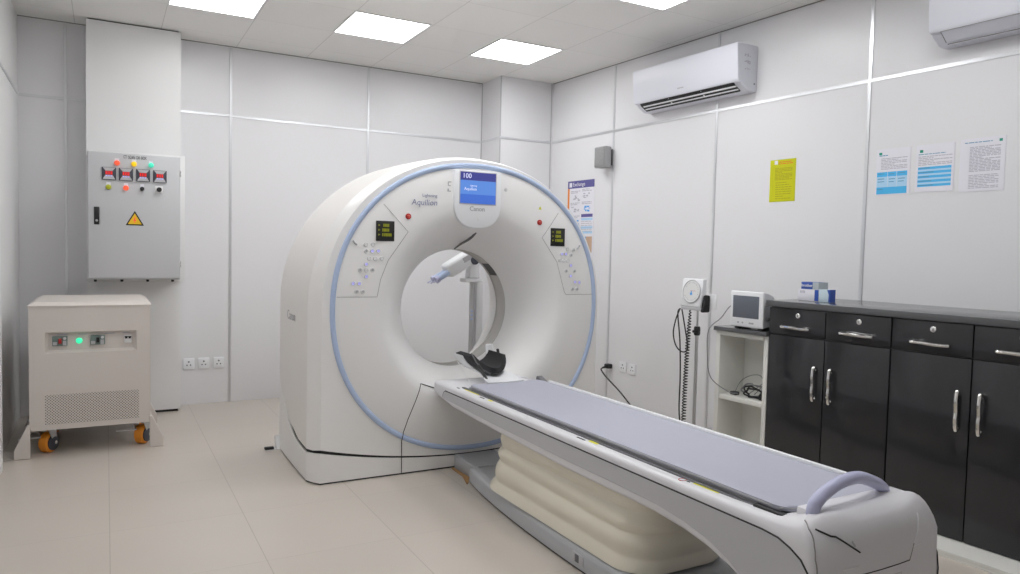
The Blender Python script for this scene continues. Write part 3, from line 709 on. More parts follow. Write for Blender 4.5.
for s in (-0.034, 0.034):
    p0 = o_+hd*0.29+V((0, s, -0.01)); p1 = o_+hd*0.40+V((0, s, -0.01))
    MB().cyl(p0, p1, 0.025).build('syringe_barrel', 'blue', n)
    MB().cyl(p1, p1+hd*0.03, 0.031).cyl(p1+hd*0.03, p1+hd*0.08, 0.006).build('syringe_tip', 'lilac', n)

# ------------------------------------------------------------------ distribution box on the column
yb_ = 6.561
d = thing('distribution_box', 'grey steel distribution box with meters and warning triangle on the boxed column', 'electrical box', (0.197, yb_, 1.10))
x0, x1, z0, z1, yf = -0.318, 0.318, 0.0, 0.963, -0.23
MB().bx(x0, x1, -0.215, 0.0, z0, z1, 0.004).build('cabinet_body', 'dbox', d)
b = MB().bx(x0-0.012, x1+0.052, -0.010, -0.001, z0-0.026, z1+0.034, 0.002)
b.build('mounting_frame', 'wall2', d)
dd = MB().bx(x0+0.004, x1-0.006, yf, -0.213, z0+0.010, z1-0.004, 0.006).build('door', 'dbox', d)
def zz(z): return z-1.10
def xx(x): return x-0.197
lettering('CT  SCAN  DB  BOX', (xx(0.197), yf-0.0012, zz(2.034)), (1, 0, 0), (0, 0, 1), 0.034, 'textk', dd, bold=0.0002, xs=0.515)
for x, m_ in ((0.075, 'lampr'), (0.190, 'lampy'), (0.307, 'lampg')):
    l_ = MB().bx(xx(x)-0.016, xx(x)+0.016, yf-0.002, yf, zz(1.985)+0.012, zz(1.985)+0.034).build('lamp_label', 'paper', dd)
    MB().lathe([(0.020, 0.0), (0.020, -0.008), (0.016, -0.02), (0.0, -0.026)], (xx(x), yf, zz(1.985)), 'y', 20).build('indicator_lamp', m_, dd)
for x in (0.022, 0.136, 0.252, 0.369):
    cx, cz = xx(x), zz(1.902)
    mt = MB().bx(cx-0.048, cx+0.048, yf-0.012, yf, cz-0.047, cz+0.047, 0.003).build('panel_meter', 'meterd', dd)
    MB().prism([(cx-0.042, cz+0.044), (cx+0.042, cz+0.044), (cx+0.024, cz+0.020), (cx-0.024, cz+0.020)], 'y', yf-0.014, yf-0.012).prism([(cx-0.042, cz-0.044), (cx+0.042, cz-0.044), (cx+0.024, cz-0.012), (cx-0.024, cz-0.012)], 'y', yf-0.014, yf-0.012).build('meter_face', 'greyl', mt)
    b = MB()
    for k in range(4):
        q = cx-0.024+k*0.0125
        b.bx(q+0.001, q+0.0085, yf-0.0155, yf-0.012, cz-0.008, cz+0.018, 0.001, 1)
    b.build('meter_digits', 'ledr', mt)
    b = MB()
    for k in range(3): b.bx(cx-0.022+k*0.016, cx-0.012+k*0.016, yf-0.0155, yf-0.012, cz-0.022, cz-0.015)
    b.build('meter_keys', 'btnb', mt)
for x, m_ in ((0.018, 'lampo'), (0.135, 'lampr')):
    MB().bx(xx(x)-0.015, xx(x)+0.015, yf-0.002, yf, zz(1.8)+0.016, zz(1.8)+0.036).build('lamp_label', 'paper', dd)
    MB().lathe([(0.020, 0.0), (0.020, -0.008), (0.015, -0.018), (0.0, -0.022)], (xx(x), yf, zz(1.8)), 'y', 20).build('push_button', m_, dd)
MB().bx(xx(0.245)-0.012, xx(0.245)+0.014, yf-0.002, yf, zz(1.80)+0.004, zz(1.80)+0.036).build('lamp_label', 'paper', dd)
MB().lathe([(0.015, 0.0), (0.015, -0.02), (0.0, -0.022)], (xx(0.245), yf, zz(1.80)), 'y', 20).bx(xx(0.245)-0.004, xx(0.245)+0.012, yf-0.03, yf-0.02, zz(1.80)-0.012, zz(1.80)+0.012, 0.002).build('key_switch', 'black', dd)
s_ = MB().bx(xx(0.363)-0.028, xx(0.363)+0.028, yf-0.006, yf, zz(1.80)-0.027, zz(1.80)+0.027, 0.003).build('selector_switch', 'white', dd)
MB().lathe([(0.018, 0.0), (0.018, -0.018), (0.0, -0.02)], (xx(0.363), yf-0.006, zz(1.80)), 'y', 20).box((xx(0.363), yf-0.03, zz(1.80)), (0.01, 0.012, 0.036), 0.003, 2, Matrix.Rotation(0.7, 3, 'Y')).build('selector_knob', 'black', s_)
hb_ = MB().bx(xx(-0.078), xx(-0.042), yf-0.008, yf, zz(1.515), zz(1.648), 0.004).build('door_latch', 'black', dd)
MB().lathe([(0.009, 0.0), (0.009, -0.004), (0, -0.005)], (xx(-0.06), yf-0.008, zz(1.545)), 'y', 16).build('latch_lock', 'steel', hb_)
tri = [(xx(0.132), zz(1.517)), (xx(0.258), zz(1.517)), (xx(0.195), zz(1.628))]
w_ = MB().prism(tri, 'y', yf-0.0015, yf, ).build('warning_triangle', 'black', dd)
cxx, czz = xx(0.195), zz(1.554)
MB().prism([(cxx+(x-cxx)*0.76, czz+(z-czz)*0.76) for x, z in tri], 'y', yf-0.0025, yf-0.001).build('triangle_field', 'yel', w_)
MB().prism([(cxx+0.006, czz+0.036), (cxx-0.013, czz-0.002), (cxx-0.002, czz-0.002), (cxx-0.008, czz-0.026), (cxx+0.013, czz+0.006), (cxx+0.002, czz+0.006)], 'y', yf-0.0035, yf-0.002).build('lightning_bolt', 'lampr', w_)
for z in (1.933, 1.224):
    MB().cyl((x1-0.002, yf+0.006, zz(z)-0.022), (x1-0.002, yf+0.006, zz(z)-0.004), 0.008).cyl((x1-0.002, yf+0.006, zz(z)+0.004), (x1-0.002, yf+0.006, zz(z)+0.022), 0.008).build('hinge', 'chrome', d)
for k in range(4):
    MB().lathe([(0.011, 0.0), (0.011, -0.018), (0.006, -0.022)], (x0+0.05+k*0.18, -0.11, z0), 'z', 14).build('cable_gland', 'black', d)

# ------------------------------------------------------------------ UPS cabinet on castors
u = thing('ups_cabinet', 'beige steel UPS cabinet with perforated vent on orange castors by the left wall', 'power supply', (-0.083, 5.47, 0))
HWU, DU = 0.345, 0.80
b = MB(); zt, zb = 0.965, 0.172
# body with a sunken control recess in the front
rx0, rx1, rz0, rz1 = -0.258, 0.262, 0.665, 0.800
front = [(-HWU, zb), (HWU, zb), (HWU, zt), (-HWU, zt)]; rec = [(rx0, rz0), (rx1, rz0), (rx1, rz1), (rx0, rz1)]
b.loft([[V((x, 0, z)) for x, z in rec], [V((x, 0, z)) for x, z in front], [V((x, DU, z)) for x, z in front]], False, True)
b.loft([[V((x, 0, z)) for x, z in rec], [V((x*0.93, 0.035, 0.7325+(z-0.7325)*0.76)) for x, z in rec]], False, True)
bmesh.ops.remove_doubles(b.bm, verts=b.bm.verts, dist=1e-5)
b.build('cabinet_body', 'ups', u, 20)
MB().loft([[V((x*(HWU+0.006), 0.4+y*(0.406), zt-0.002)) for x, y in ((-1, -1), (1, -1), (1, 1), (-1, 1))], [V((x*(HWU+0.006), 0.4+y*(0.406), zt+0.006)) for x, y in ((-1, -1), (1, -1), (1, 1), (-1, 1))], [V((x*(HWU-0.03), 0.4+y*0.37, zt+0.026)) for x, y in ((-1, -1), (1, -1), (1, 1), (-1, 1))]]).build('top_cover', 'ups', u, 20)
MB().bx(-0.262, 0.275, -0.0015, 0.001, 0.205, 0.398).build('vent_grille', 'vent', u)
for x in (-0.178, 0.034):
    k = MB().bx(x-0.042, x+0.042, 0.018, 0.036, 0.709, 0.771, 0.003).build('breaker', 'brk', u)
    MB().bx(x-0.008, x+0.010, 0.004, 0.018, 0.725, 0.757, 0.002).build('breaker_lever', 'red' if x < 0 else 'black', k)
    MB().bx(x+0.016, x+0.036, 0.015, 0.018, 0.712, 0.742).build('breaker_label', 'greyl', k); MB().bx(x-0.038, x-0.014, 0.016, 0.018, 0.715, 0.735).build('breaker_label', 'greyl', k)
    MB().lathe([(0.009, 0.018), (0.009, 0.012), (0, 0.011)], (x+0.027, 0, 0.757), 'y', 14).build('breaker_button', 'btn', k)
MB().lathe([(0.018, 0.036), (0.018, 0.024), (0.014, 0.02), (0.0, 0.017)], (-0.071, 0, 0.738), 'y', 24).build('power_lamp', 'lampG', u)
k = MB().bx(0.188, 0.232, 0.018, 0.036, 0.715, 0.765, 0.003).build('breaker', 'white', u)
b = MB()
for s in (0, 1): b.prism([(0.190+s*0.021, 0.760), (0.210+s*0.021, 0.760), (0.206+s*0.021, 0.744), (0.194+s*0.021, 0.744)], 'y', 0.012, 0.018)
b.build('breaker_lever', 'black', k)
b = MB()
for x, w in ((-0.195, 0.06), (-0.075, 0.05), (0.075, 0.06), (0.18, 0.04)): b.bx(x, x+w, 0.033, 0.0352, 0.777, 0.783)
b.build('printed_captions', 'ink', u)
b = MB()
for y0, y1 in ((-0.012, 0.012), (0.74, 0.79)):
    pass
for s in (-1, 1):
    for yy in (-0.02, 0.70):
        MB().prism([(s*(HWU-0.005), 0.0), (s*(HWU+0.082), 0.0), (s*(HWU+0.082), 0.058), (s*(HWU+0.010), 0.215), (s*(HWU-0.005), 0.215)], 'y', yy+0.004, yy+0.03, 0.003, 1).build('stabiliser', 'ups', u)
    MB().bx(s*(HWU-0.002), s*(HWU+0.008), 0.0, DU-0.07, 0.18, 0.215, 0.002).build('stabiliser_rail', 'ups', u)
def castor(x, y, turn):
    tm = Matrix.Translation((x, y, 0)) @ Matrix.Rotation(turn, 4, 'Z')
    cs = MB().bx(-0.05, 0.05, -0.05, 0.05, 0.160, 0.173, 0.003).prism([(-0.035, 0.16), (0.035, 0.16), (0.045, 0.06), (0.02, 0.045)], 'x', 0.036, 0.042).prism([(-0.035, 0.16), (0.035, 0.16), (0.045, 0.06), (0.02, 0.045)], 'x', -0.042, -0.036).xf(tm).build('castor', 'steel', u)
    MB().lathe([(0.02, -0.032), (0.058, -0.030), (0.066, -0.022), (0.066, 0.022), (0.058, 0.030), (0.02, 0.032)], (0, 0.02, 0.066), 'x', 28).xf(tm).build('castor_wheel', 'orange', cs)
    MB().lathe([(0.052, 0.030), (0.052, 0.038), (0.024, 0.046), (0, 0.046)], (0, 0.02, 0.066), 'x', 20).xf(tm).build('wheel_hub', 'meterd', cs)
    MB().lathe([(0.012, 0.046), (0.012, 0.052), (0, 0.053)], (0, 0.02, 0.066), 'x', 12).xf(tm).build('axle_nut', 'chrome', cs)
    MB().tube([(x-0.15, y-0.03, 0.108), (x-0.03, y-0.03, 0.112)], 0.006).build('brake_bar', 'steel', cs)
for x in (-0.26, 0.292):
    for y in (0.11, 0.68): castor(x, y, -0.55)

# ------------------------------------------------------------------ sockets
def socket_at(loc, rz, label, grp):
    o = thing('wall_socket', label, 'wall socket', loc, rz, grp)
    MB().bx(-0.0455, 0.0455, -0.012, 0.0, -0.048, 0.048, 0.006).build('face_plate', 'white2', o)
    b = MB(); b.lathe([(0.0075, -0.0122), (0.0075, -0.0128), (0, -0.0128)], (0, 0, 0.018), 'y', 14)
    for s in (-1, 1): b.lathe([(0.006, -0.0122), (0.006, -0.0128), (0, -0.0128)], (s*0.014, 0, -0.010), 'y', 14)
    b.build('pin_holes', 'greyd', o); return o
for x, lab in ((0.621, 'white three-pin socket nearest the boxed column, low on the back wall'), (0.741, 'white three-pin socket in the middle of the row of three on the back wall'), (0.863, 'white three-pin socket nearest the metal wall strip on the back wall')):
    socket_at((x, YB-0.0005, 0.353), 0, lab, 'sockets on the back wall')
for t, z, lab in ((5.217, 0.374, 'white three-pin socket on the right wall, the one nearer the scanner'), (5.09, 0.369, 'white three-pin socket on the right wall, the one nearer the blood pressure stand')):
    socket_at(wp(t, 0.0005, z), RW-pi/2, lab, 'sockets on the right wall')
pc = thing('power_cord', 'black plug and power cord hanging down the right wall behind the couch', 'power cord', wp(5.395, 0, 0.0), RW)
MB().bx(-0.055, 0.0, -0.028, 0.028, 0.335, 0.378, 0.008).tube([(-0.05, 0, 0.352), (-0.076, 0.026, 0.340)], 0.013, 10, 0.007).build('plug', 'black', pc)
MB().tube(bez([(-0.075, 0.025, 0.340), (-0.078, 0.035, 0.318), (-0.055, -0.02, 0.253), (-0.05, -0.20, 0.154), (-0.05, -0.36, 0.05), (-0.07, -0.46, 0.008), (-0.25, -0.60, 0.008)], 8), 0.0065).build('cord', 'cable', pc)

# ------------------------------------------------------------------ right wall: paper, speaker, air conditioners
def wthing(name, label, cat, t, z, group=None, d=0.0): return thing(name, label, cat, wp(t, d, z), RW, group)
def sheet(name, label, t0, t1, z0, z1, m, group=None, tilt=0.0):
    o = wthing(name, label, 'poster', (t0+t1)/2, (z0+z1)/2, group); o.rotation_euler = (tilt, 0, RW)
    hw, hh = (t1-t0)/2, (z1-z0)/2
    MB().bx(-0.003, -0.0005, -hw, hw, -hh, hh).build('paper_sheet', m, o)
    # picture coordinates: u rightwards 0..1, v downwards 0..1
    def R(mb, u0, u1, v0, v1, lift=0.0036):
        mb.bx(-lift, -0.0028, hw-2*hw*u1, hw-2*hw*u0, hh-2*hh*v1, hh-2*hh*v0)
    return o, R, hw, hh
def lines(R, u0, u1, v0, v1, n, seed, fill=0.5):
    rnd = random.Random(seed); b = MB(); st = (v1-v0)/n
    for k in range(n):
        e = u1 if rnd.random() > 0.3 else u0+(u1-u0)*rnd.uniform(0.4, 0.95)
        q = u0
        while q < e-0.01:
            w = min(rnd.uniform(0.05, 0.16), e-q); R(b, q, q+w, v0+k*st, v0+k*st+st*fill); q += w+0.018
    return b
# yellow notice
o, R, hw, hh = sheet('notice_sheet', 'yellow printed notice alone on the wall left of the vertical strip', 3.502, 3.713, 1.779, 2.074, 'yellowp')
b = MB(); R(b, 0.17, 0.30, 0.02, 0.11); b.build('logo_patch', 'paper', o)
lines(R, 0.34, 0.92, 0.05, 0.13, 2, 1, 0.6).build('heading_print', 'inkr', o)
lines(R, 0.20, 0.88, 0.20, 0.50, 9, 2, 0.55).build('body_print', 'inky', o)
lines(R, 0.24, 0.86, 0.54, 0.97, 8, 3, 0.35).build('body_print', 'inky', o)
# three white notices
o, R, hw, hh = sheet('notice_sheet', 'white notice with a blue table, nearest the vertical strip and leftmost of the three', 2.708, 2.918, 1.785, 2.066, 'paper', 'white notices above the worktop')
b = MB(); R(b, 0.07, 0.16, 0.07, 0.12); b.build('logo_mark', 'inkg', o)
lines(R, 0.08, 0.66, 0.13, 0.17, 1, 4).build('heading_print', 'inkb', o); lines(R, 0.14, 0.92, 0.20, 0.46, 8, 5).build('body_print', 'ink', o)
b = MB(); R(b, 0.03, 0.93, 0.50, 0.60); R(b, 0.03, 0.93, 0.83, 0.98); b.build('table_band', 'cyan', o)
b = MB(); R(b, 0.03, 0.93, 0.60, 0.83); b.build('table_body', 'cyanl', o)
b = MB(); R(b, 0.35, 0.36, 0.5, 0.83, 0.0040); R(b, 0.62, 0.63, 0.5, 0.83, 0.0040); b.build('table_rules', 'paper', o)
b = MB(); [R(b, u0, u0+w, v, v+0.016, 0.0042) for u0, w, v in ((0.06, .2, .53), (0.4, .16, .54), (.67, .2, .53), (.06, .2, .64), (.4, .18, .65), (.67, .2, .65), (.06, .2, .70), (.4, .15, .71), (.67, .17, .71), (.06, .16, .87))]; b.build('table_print', 'inkb', o)
o, R, hw, hh = sheet('notice_sheet', 'white notice with blue stripes across its lower half, middle of the three', 2.456, 2.672, 1.790, 2.065, 'paper', 'white notices above the worktop')
b = MB(); R(b, 0.09, 0.18, 0.10, 0.16); b.build('logo_mark', 'inkg', o)
lines(R, 0.06, 0.78, 0.19, 0.22, 1, 6).build('heading_print', 'inkb', o); lines(R, 0.06, 0.95, 0.24, 0.45, 6, 7).build('body_print', 'ink', o)
b = MB(); [R(b, 0.06, 0.94, 0.47+k*0.092, 0.47+k*0.092+0.05) for k in range(5)]; b.build('table_band', 'cyan', o)
b = MB(); [R(b, 0.06, 0.94, 0.52+k*0.092, 0.52+k*0.092+0.042) for k in range(4)]; b.build('table_body', 'cyanl', o)
b = MB(); [R(b, 0.08, 0.08+w, 0.485+k*0.092, 0.50+k*0.092, 0.0042) for k, w in enumerate((.3, .4, .28, .35, .4))]; b.build('table_print', 'inkb', o)
o, R, hw, hh = sheet('notice_sheet', 'white notice of plain grey text in a clear sleeve, rightmost of the three', 2.193, 2.425, 1.778, 2.072, 'paper', 'white notices above the worktop')
b = MB(); R(b, 0.86, 0.93, 0.05, 0.10); b.build('logo_mark', 'inkg', o)
lines(R, 0.10, 0.76, 0.07, 0.10, 1, 8).build('heading_print', 'inkb', o); lines(R, 0.22, 0.90, 0.16, 0.64, 17, 9, 0.6).build('body_print', 'ink', o); lines(R, 0.22, 0.88, 0.69, 0.96, 9, 10, 0.5).build('body_print', 'ink', o)
# tall poster behind the scanner
o, R, hw, hh = sheet('wall_poster', 'tall instruction poster with violet heading, half hidden behind the scanner', 5.70, 6.115, 1.24, 2.088, 'paper')
b = MB(); R(b, 0.0, 1.0, 0.0, 0.085); b.build('heading_band', 'navy', o)
b = MB(); R(b, 0.06, 0.16, 0.018, 0.070, 0.0042); b.build('logo_mark', 'paper', o)
lettering('Exchange', (-0.0043, hw-2*hw*0.19, hh-2*hh*0.044), (0, -1, 0), (0, 0, 1), 0.052, 'paper', o, align='LEFT')
b = MB(); R(b, 0.0, 0.07, 0.085, 0.40); b.build('side_band', 'oran', o)
for k, (u0, v0, s_) in enumerate(((0.12, 0.115, 0), (0.55, 0.10, 0), (0.12, 0.25, 0), (0.55, 0.245, 1), (0.12, 0.40, 1), (0.12, 0.55, 0))):
    lines(R, u0, u0+0.36, v0, v0+0.035, 2, 20+k).build('step_print', 'ink', o)
    b = MB(); rn = random.Random(k)
    for q in range(9): a_, c_ = u0+rn.uniform(0.02, 0.3), v0+0.045+rn.uniform(0, 0.055); R(b, a_, a_+rn.uniform(0.02, 0.09), c_, c_+rn.uniform(0.006, 0.022))
    b.build('step_drawing', 'pblue' if s_ else 'ink', o)
b = MB(); R(b, 0.54, 0.96, 0.385, 0.42); b.build('caption_band', 'navy', o)
b = MB(); [R(b, 0.54, 0.96, v, v+0.025) for v in (0.43, 0.525, 0.58)]; b.build('caption_band', 'cyanl', o)
lines(R, 0.54, 0.94, 0.465, 0.60, 6, 33, 0.3).build('body_print', 'ink', o)
b = MB(); R(b, 0.52, 0.74, 0.64, 0.76); b.build('photo_print', 'pblue', o)
b = MB(); R(b, 0.74, 0.96, 0.64, 0.82); R(b, 0.52, 0.74, 0.76, 0.82); b.build('photo_print', 'tan', o)

# speaker
o = wthing('wall_speaker', 'small grey loudspeaker fixed high on the right wall beside the poster', 'loudspeaker', 5.497, 2.263)
MB().prism([(-0.115, -0.077), (-0.115, 0.076), (-0.03, 0.062), (-0.03, -0.062)], 'z', -0.095, 0.095, 0.008).build('enclosure', 'grey', o)
MB().bx(-0.121, -0.113, -0.070, 0.069, -0.086, 0.086, 0.004).build('grille', 'speakg', o)
MB().bx(-0.035, 0.0, -0.030, 0.030, -0.025, 0.025, 0.004).bx(-0.012, 0, -0.052, 0.052, -0.07, 0.075, 0.003).build('bracket', 'greyd', o)

# air conditioners: body profile swept along the wall
def aircon(t0, t1, ztop, label, is_open):
    o = wthing('air_conditioner', label, 'air conditioner', (t0+t1)/2, ztop-0.33, 'split air conditioners on the right wall')
    h2 = (t1-t0)/2; Zt = 0.33
    body = [(0, 0.0), (0, Zt), (-0.175, Zt), (-0.180, Zt-0.01), (-0.180, 0.075), (-0.165, 0.045), (-0.085, 0.0)]
    MB().prism(body, 'y', -h2, h2, 0.008).build('casing', 'acw', o, 30)
    MB().prism([(-0.222, Zt-0.004), (-0.170, Zt-0.002), (-0.170, 0.054), (-0.190, 0.056), (-0.204, 0.078)], 'y', -h2, h2, 0.006, 3).build('front_panel', 'acw', o, 30)
    if is_open:
        MB().prism([(-0.186, 0.058), (-0.170, 0.036), (-0.108, 0.001), (-0.095, 0.015), (-0.165, 0.056)], 'y', -h2+0.06, h2-0.06).build('air_outlet', 'black', o)
        b = MB()
        f0, f1 = V((-0.187, 0, 0.061)), V((-0.100, 0, -0.006)); dirn = (f1-f0).normalized(); nr = V((dirn.z, 0, -dirn.x))
        rt = Matrix((dirn, V((0, 1, 0)), dirn.cross(V((0, 1, 0))))).transposed()
        for f, wf in ((0.34, 0.013), (0.62, 0.011)):
            q = f0.lerp(f1, f)+nr*0.011
            fl = MB(); fl.box((q.x, 0.017*-1+0.0, q.z), (wf, 2*h2-0.13, 0.004), 0.001, 1, rt); fl.build('louver_flap', 'white2', o)
        for yy in (-h2*0.32, h2*0.3):
            q = f0.lerp(f1, 0.4)+nr*0.003; b.box((q.x, yy, q.z), (0.06, 0.012, 0.006), 0.001, 1, rt)
        b.build('louver_hinges', 'white2', o)
    else:
        f0, f1 = V((-0.186, 0, 0.066)), V((-0.10, 0, 0.0)); dirn = (f1-f0).normalized(); rt = Matrix((dirn, V((0, 1, 0)), dirn.cross(V((0, 1, 0))))).transposed()
        q = f0.lerp(f1, 0.42)
        fl = MB().box((q.x-0.003, 0, q.z-0.004), (0.078, 2*h2-0.12, 0.006), 0.002, 1, rt).build('louver_flap', 'acw', o)
        MB().bx(-0.189, -0.184, -h2+0.055, h2-0.055, 0.0555, 0.0568).build('panel_gap', 'seamg', o)
        MB().box((q.x-0.0025, h2-0.058, q.z-0.004), (0.082, 0.0028, 0.006), 0.0, 1, rt).build('flap_gap', 'seamg', o)
        MB().box((f1.x-0.008, 0, f1.z+0.001), (0.0022, 2*h2-0.12, 0.005), 0.0, 1, rt).build('flap_gap', 'seamg', o)
    b = MB()
    for k in range(4): b.bx(-0.2085, -0.2055, 0.03-k*0.017, 0.042-k*0.017, 0.098, 0.106)
    b.build('badge', 'greyl', o)
    b = MB(); rn = random.Random(3)
    for k in range(44): a_, c_ = -0.115+rn.uniform(-0.03, 0.03), 0.20+rn.choice((0.045, 0.052, 0.0, -0.01, 0.008, -0.05))+rn.uniform(-0.006, 0.006); b.bx(a_, a_+0.008, -h2-0.0015, -h2+0.001, c_, c_+0.004)
    b.build('end_print', 'ink', o)
    MB().lathe([(0.006, -h2-0.003), (0.006, -h2+0.001)], (-0.03, 0, 0.055), 'y', 12).build('end_screw', 'greyd', o)
    return o
aircon(3.862, 4.962, 2.912, 'white wall air conditioner with its outlet flap open, between two vertical strips', True)
aircon(1.43, 2.530, 2.925, 'white wall air conditioner with closed flap, cut by the right edge of the picture', False)

# ------------------------------------------------------------------ cabinets along the right wall
CF = 0.65                                     # how far the door fronts stand out from the wall
def base_cabinet(t1, t0, label):
    o = wthing('base_cabinet', label, 'cabinet', (t0+t1)/2, 0.0, 'charcoal base cabinets'); hw = (t1-t0)/2
    b = MB(); b.bx(-CF+0.02, -0.01, -hw, -hw+0.016, 0.03, 1.088); b.bx(-CF+0.02, -0.01, hw-0.016, hw, 0.03, 1.088); b.bx(-CF+0.02, -0.01, -hw, hw, 0.03, 0.05); b.bx(-0.03, -0.01, -hw, hw, 0.03, 1.088); b.bx(-CF+0.02, -0.01, -hw, hw, 1.07, 1.088); b.bx(-CF+0.02, -0.01, -0.008, 0.008, 0.03, 1.08); b.bx(-CF+0.02, -0.01, -hw, hw, 0.918, 0.93)
    b.build('carcass', 'cabside', o)
    for s in (-1, 1):
        y0, y1 = (0.003, hw-0.003) if s > 0 else (-hw+0.003, -0.003)
        dr = MB().bx(-CF, -CF+0.019, y0, y1, 0.925, 1.084, 0.0025).build('drawer', 'cab', o)
        yc = (y0+y1)/2
        MB().lathe([(0.015, -CF+0.001), (0.015, -CF-0.004), (0.011, -CF-0.006), (0.0, -CF-0.005)], (0, yc-0.012, 1.045), 'x', 20).build('drawer_lock', 'chrome', dr)
        MB().bx(-CF-0.0062, -CF-0.0045, yc-0.014, yc-0.010, 1.039, 1.051).build('key_slot', 'black', dr)
        MB().tube(bez([(-CF, yc+0.080, 0.974), (-CF-0.022, yc+0.084, 0.974), (-CF-0.026, yc+0.03, 0.974), (-CF-0.024, yc-0.03, 0.971), (-CF-0.022, yc-0.090, 0.972), (-CF, yc-0.087, 0.972)], 6), 0.0105, 10).build('drawer_handle', 'chrome', dr)
        do = MB().bx(-CF, -CF+0.019, y0, y1, 0.033, 0.920, 0.0025).build('door', 'cab', o)
        yh = (y0+0.048) if s > 0 else (y1-0.048)
        MB().tube(bez([(-CF, yh, 0.748), (-CF-0.020, yh, 0.758), (-CF-0.028, yh, 0.71), (-CF-0.024, yh, 0.66), (-CF-0.028, yh, 0.62), (-CF-0.020, yh, 0.572), (-CF, yh, 0.582)], 6), 0.0105, 10).build('door_handle', 'chrome', do)
    return o
base_cabinet(3.165, 2.400, 'dark glossy two-door cabinet with two drawers, next to the white open shelf')
base_cabinet(2.398, 1.600, 'dark glossy two-door cabinet with two drawers, cut by the right edge of the picture')
o = wthing('worktop', 'long dark grey worktop running over both charcoal cabinets', 'worktop', 2.4, 1.088)
MB().bx(-CF-0.012, -0.001, -0.81, 0.785, 0.0005, 0.036, 0.003).build('top_board', 'ctop', o)
tag(MB().bx(-CF-0.17, -0.02, 1.60, 3.165, 0.0, 0.030, 0.003).bx(-CF-0.172, -CF-0.168, 1.60, 3.165, 0.0, 0.007).xf(RM).build('plinth_board', 'shelfw'), 'low white plinth board on the floor under the charcoal cabinets', 'plinth')

# white open shelf unit left of the cabinets
o = wthing('open_shelf_unit', 'white open shelf unit with dark top beside the charcoal cabinets', 'shelf', 3.39, 0.0)
def T(t): return t-3.39
b = MB().bx(-0.64, -0.02, T(3.172), T(3.204), 0.0, 0.899, 0.001).build('side_panel', 'shelfw', o)
MB().bx(-0.64, -0.02, T(3.550), T(3.582), 0.0, 0.899, 0.001).build('side_panel', 'shelfw', o)
MB().bx(-0.40, -0.385, T(3.204), T(3.550), 0.0, 0.899).build('back_panel', 'shelfw', o)
MB().bx(-0.63, -0.40, T(3.204), T(3.550), 0.450, 0.482, 0.001).build('shelf_board', 'shelfw', o)
MB().bx(-0.635, -0.40, T(3.204), T(3.550), 0.06, 0.085, 0.001).build('shelf_board', 'shelfw', o)
MB().bx(-0.645, -0.40, T(3.204), T(3.550), 0.872, 0.899).build('top_rail', 'shelfw', o)
MB().bx(-0.665, -0.02, T(3.170), T(3.588), 0.9, 0.926, 0.002).build('top_board', 'ctop', o)

# cables lying on the middle shelf
o = wthing('cable_bundle', 'tangle of black and grey cables lying on the middle board of the open shelf', 'cables', 3.36, 0.4825, None, 0.54)
rn = random.Random(5); 
for k in range(3):
    cy, cz = -0.05+0.04*k*0.6, 0.03+0.008*k; pts = []
    for q in range(14):
        a = q/13*2*pi*1.05+k; pts.append((rn.uniform(-0.02, 0.02)+0.02*k-0.04, cy+0.07*cos(a)+rn.uniform(-.006, .006), max(0.008, cz+0.035*sin(a)*(1+0.3*k/4)+rn.uniform(-.004, .004))))
    MB().tube(bez(pts, 4), 0.0055, 6).build('cable_loop', 'cable' if k != 2 else 'gcable', o)
MB().bx(-0.05, -0.01, 0.09, 0.14, 0.0, 0.022, 0.006).build('connector', 'black', o)
MB().bx(-0.045, 0.0, -0.125, -0.085, 0.0, 0.025, 0.006).build('connector', 'black', o)
MB().tube(bez([(-0.03, 0.115, 0.01), (0.03, 0.12, 0.08), (0.04, 0.05, 0.13), (0.04, -0.03, 0.14), (0.03, -0.06, 0.09), (0.0, -0.02, 0.02)], 8), 0.0028, 6).build('thin_lead', 'gcable', o)
MB().tube(bez([(0.0, 0.02, 0.02), (0.04, -0.06, 0.10), (0.03, -0.12, 0.12), (0.0, -0.13, 0.07), (-0.02, -0.09, 0.015)], 8), 0.0028, 6).build('thin_lead', 'gcable', o)

# patient monitor on the shelf top
o = wthing('patient_monitor', 'small white patient monitor with grey screen on the open shelf top', 'monitor', 3.338, 0.927, None, 0.56)
MB().loft([[V((-0.075, y, z)) for y, z in ((-.124, .018), (.126, .018), (.126, .236), (-.124, .236))], [V((-0.035, y, z)) for y, z in ((-.118, .022), (.122, .022), (.122, .230), (-.118, .230))], [V((0.045, y, z)) for y, z in ((-.10, .03), (.10, .03), (.10, .205), (-.10, .205))]]).build('housing', 'white2', o, 30)
MB().bx(-0.092, -0.072, -0.127, 0.129, 0.014, 0.240, 0.008, 3).build('bezel', 'white2', o)
MB().bx(-0.094, -0.088, -0.096, 0.106, 0.072, 0.212, 0.002).build('screen', 'lcd', o)
b = MB()
for y in (0.06, 0.025, -0.03, -0.042, -0.054): b.lathe([(0.006, -0.095), (0.006, -0.091)], (0, y, 0.042), 'x', 10)
b.build('front_keys', 'textg', o)
for y in (-0.10, 0.08): MB().bx(-0.085, 0.04, y-0.015, y+0.015, 0.0, 0.02, 0.003).build('foot', 'black', o)
b = MB()
for z in (0.17, 0.075): b.lathe([(0.012, -0.140), (0.014, -0.125), (0.014, -0.115)], (-0.05, 0, z), 'y', 12)
b.build('side_connectors', 'greyd', o)
MB().tube(bez([(0.0, 0.125, 0.16), (-0.01, 0.20, 0.13), (-0.03, 0.255, 0.05), (-0.125, 0.272, -0.03), (-0.13, 0.27, -0.20), (-0.125, 0.24, -0.34), (-0.07, 0.14, -0.42), (-0.02, 0.10, -0.43)], 8), 0.0035, 6).build('lead', 'gcable', o)

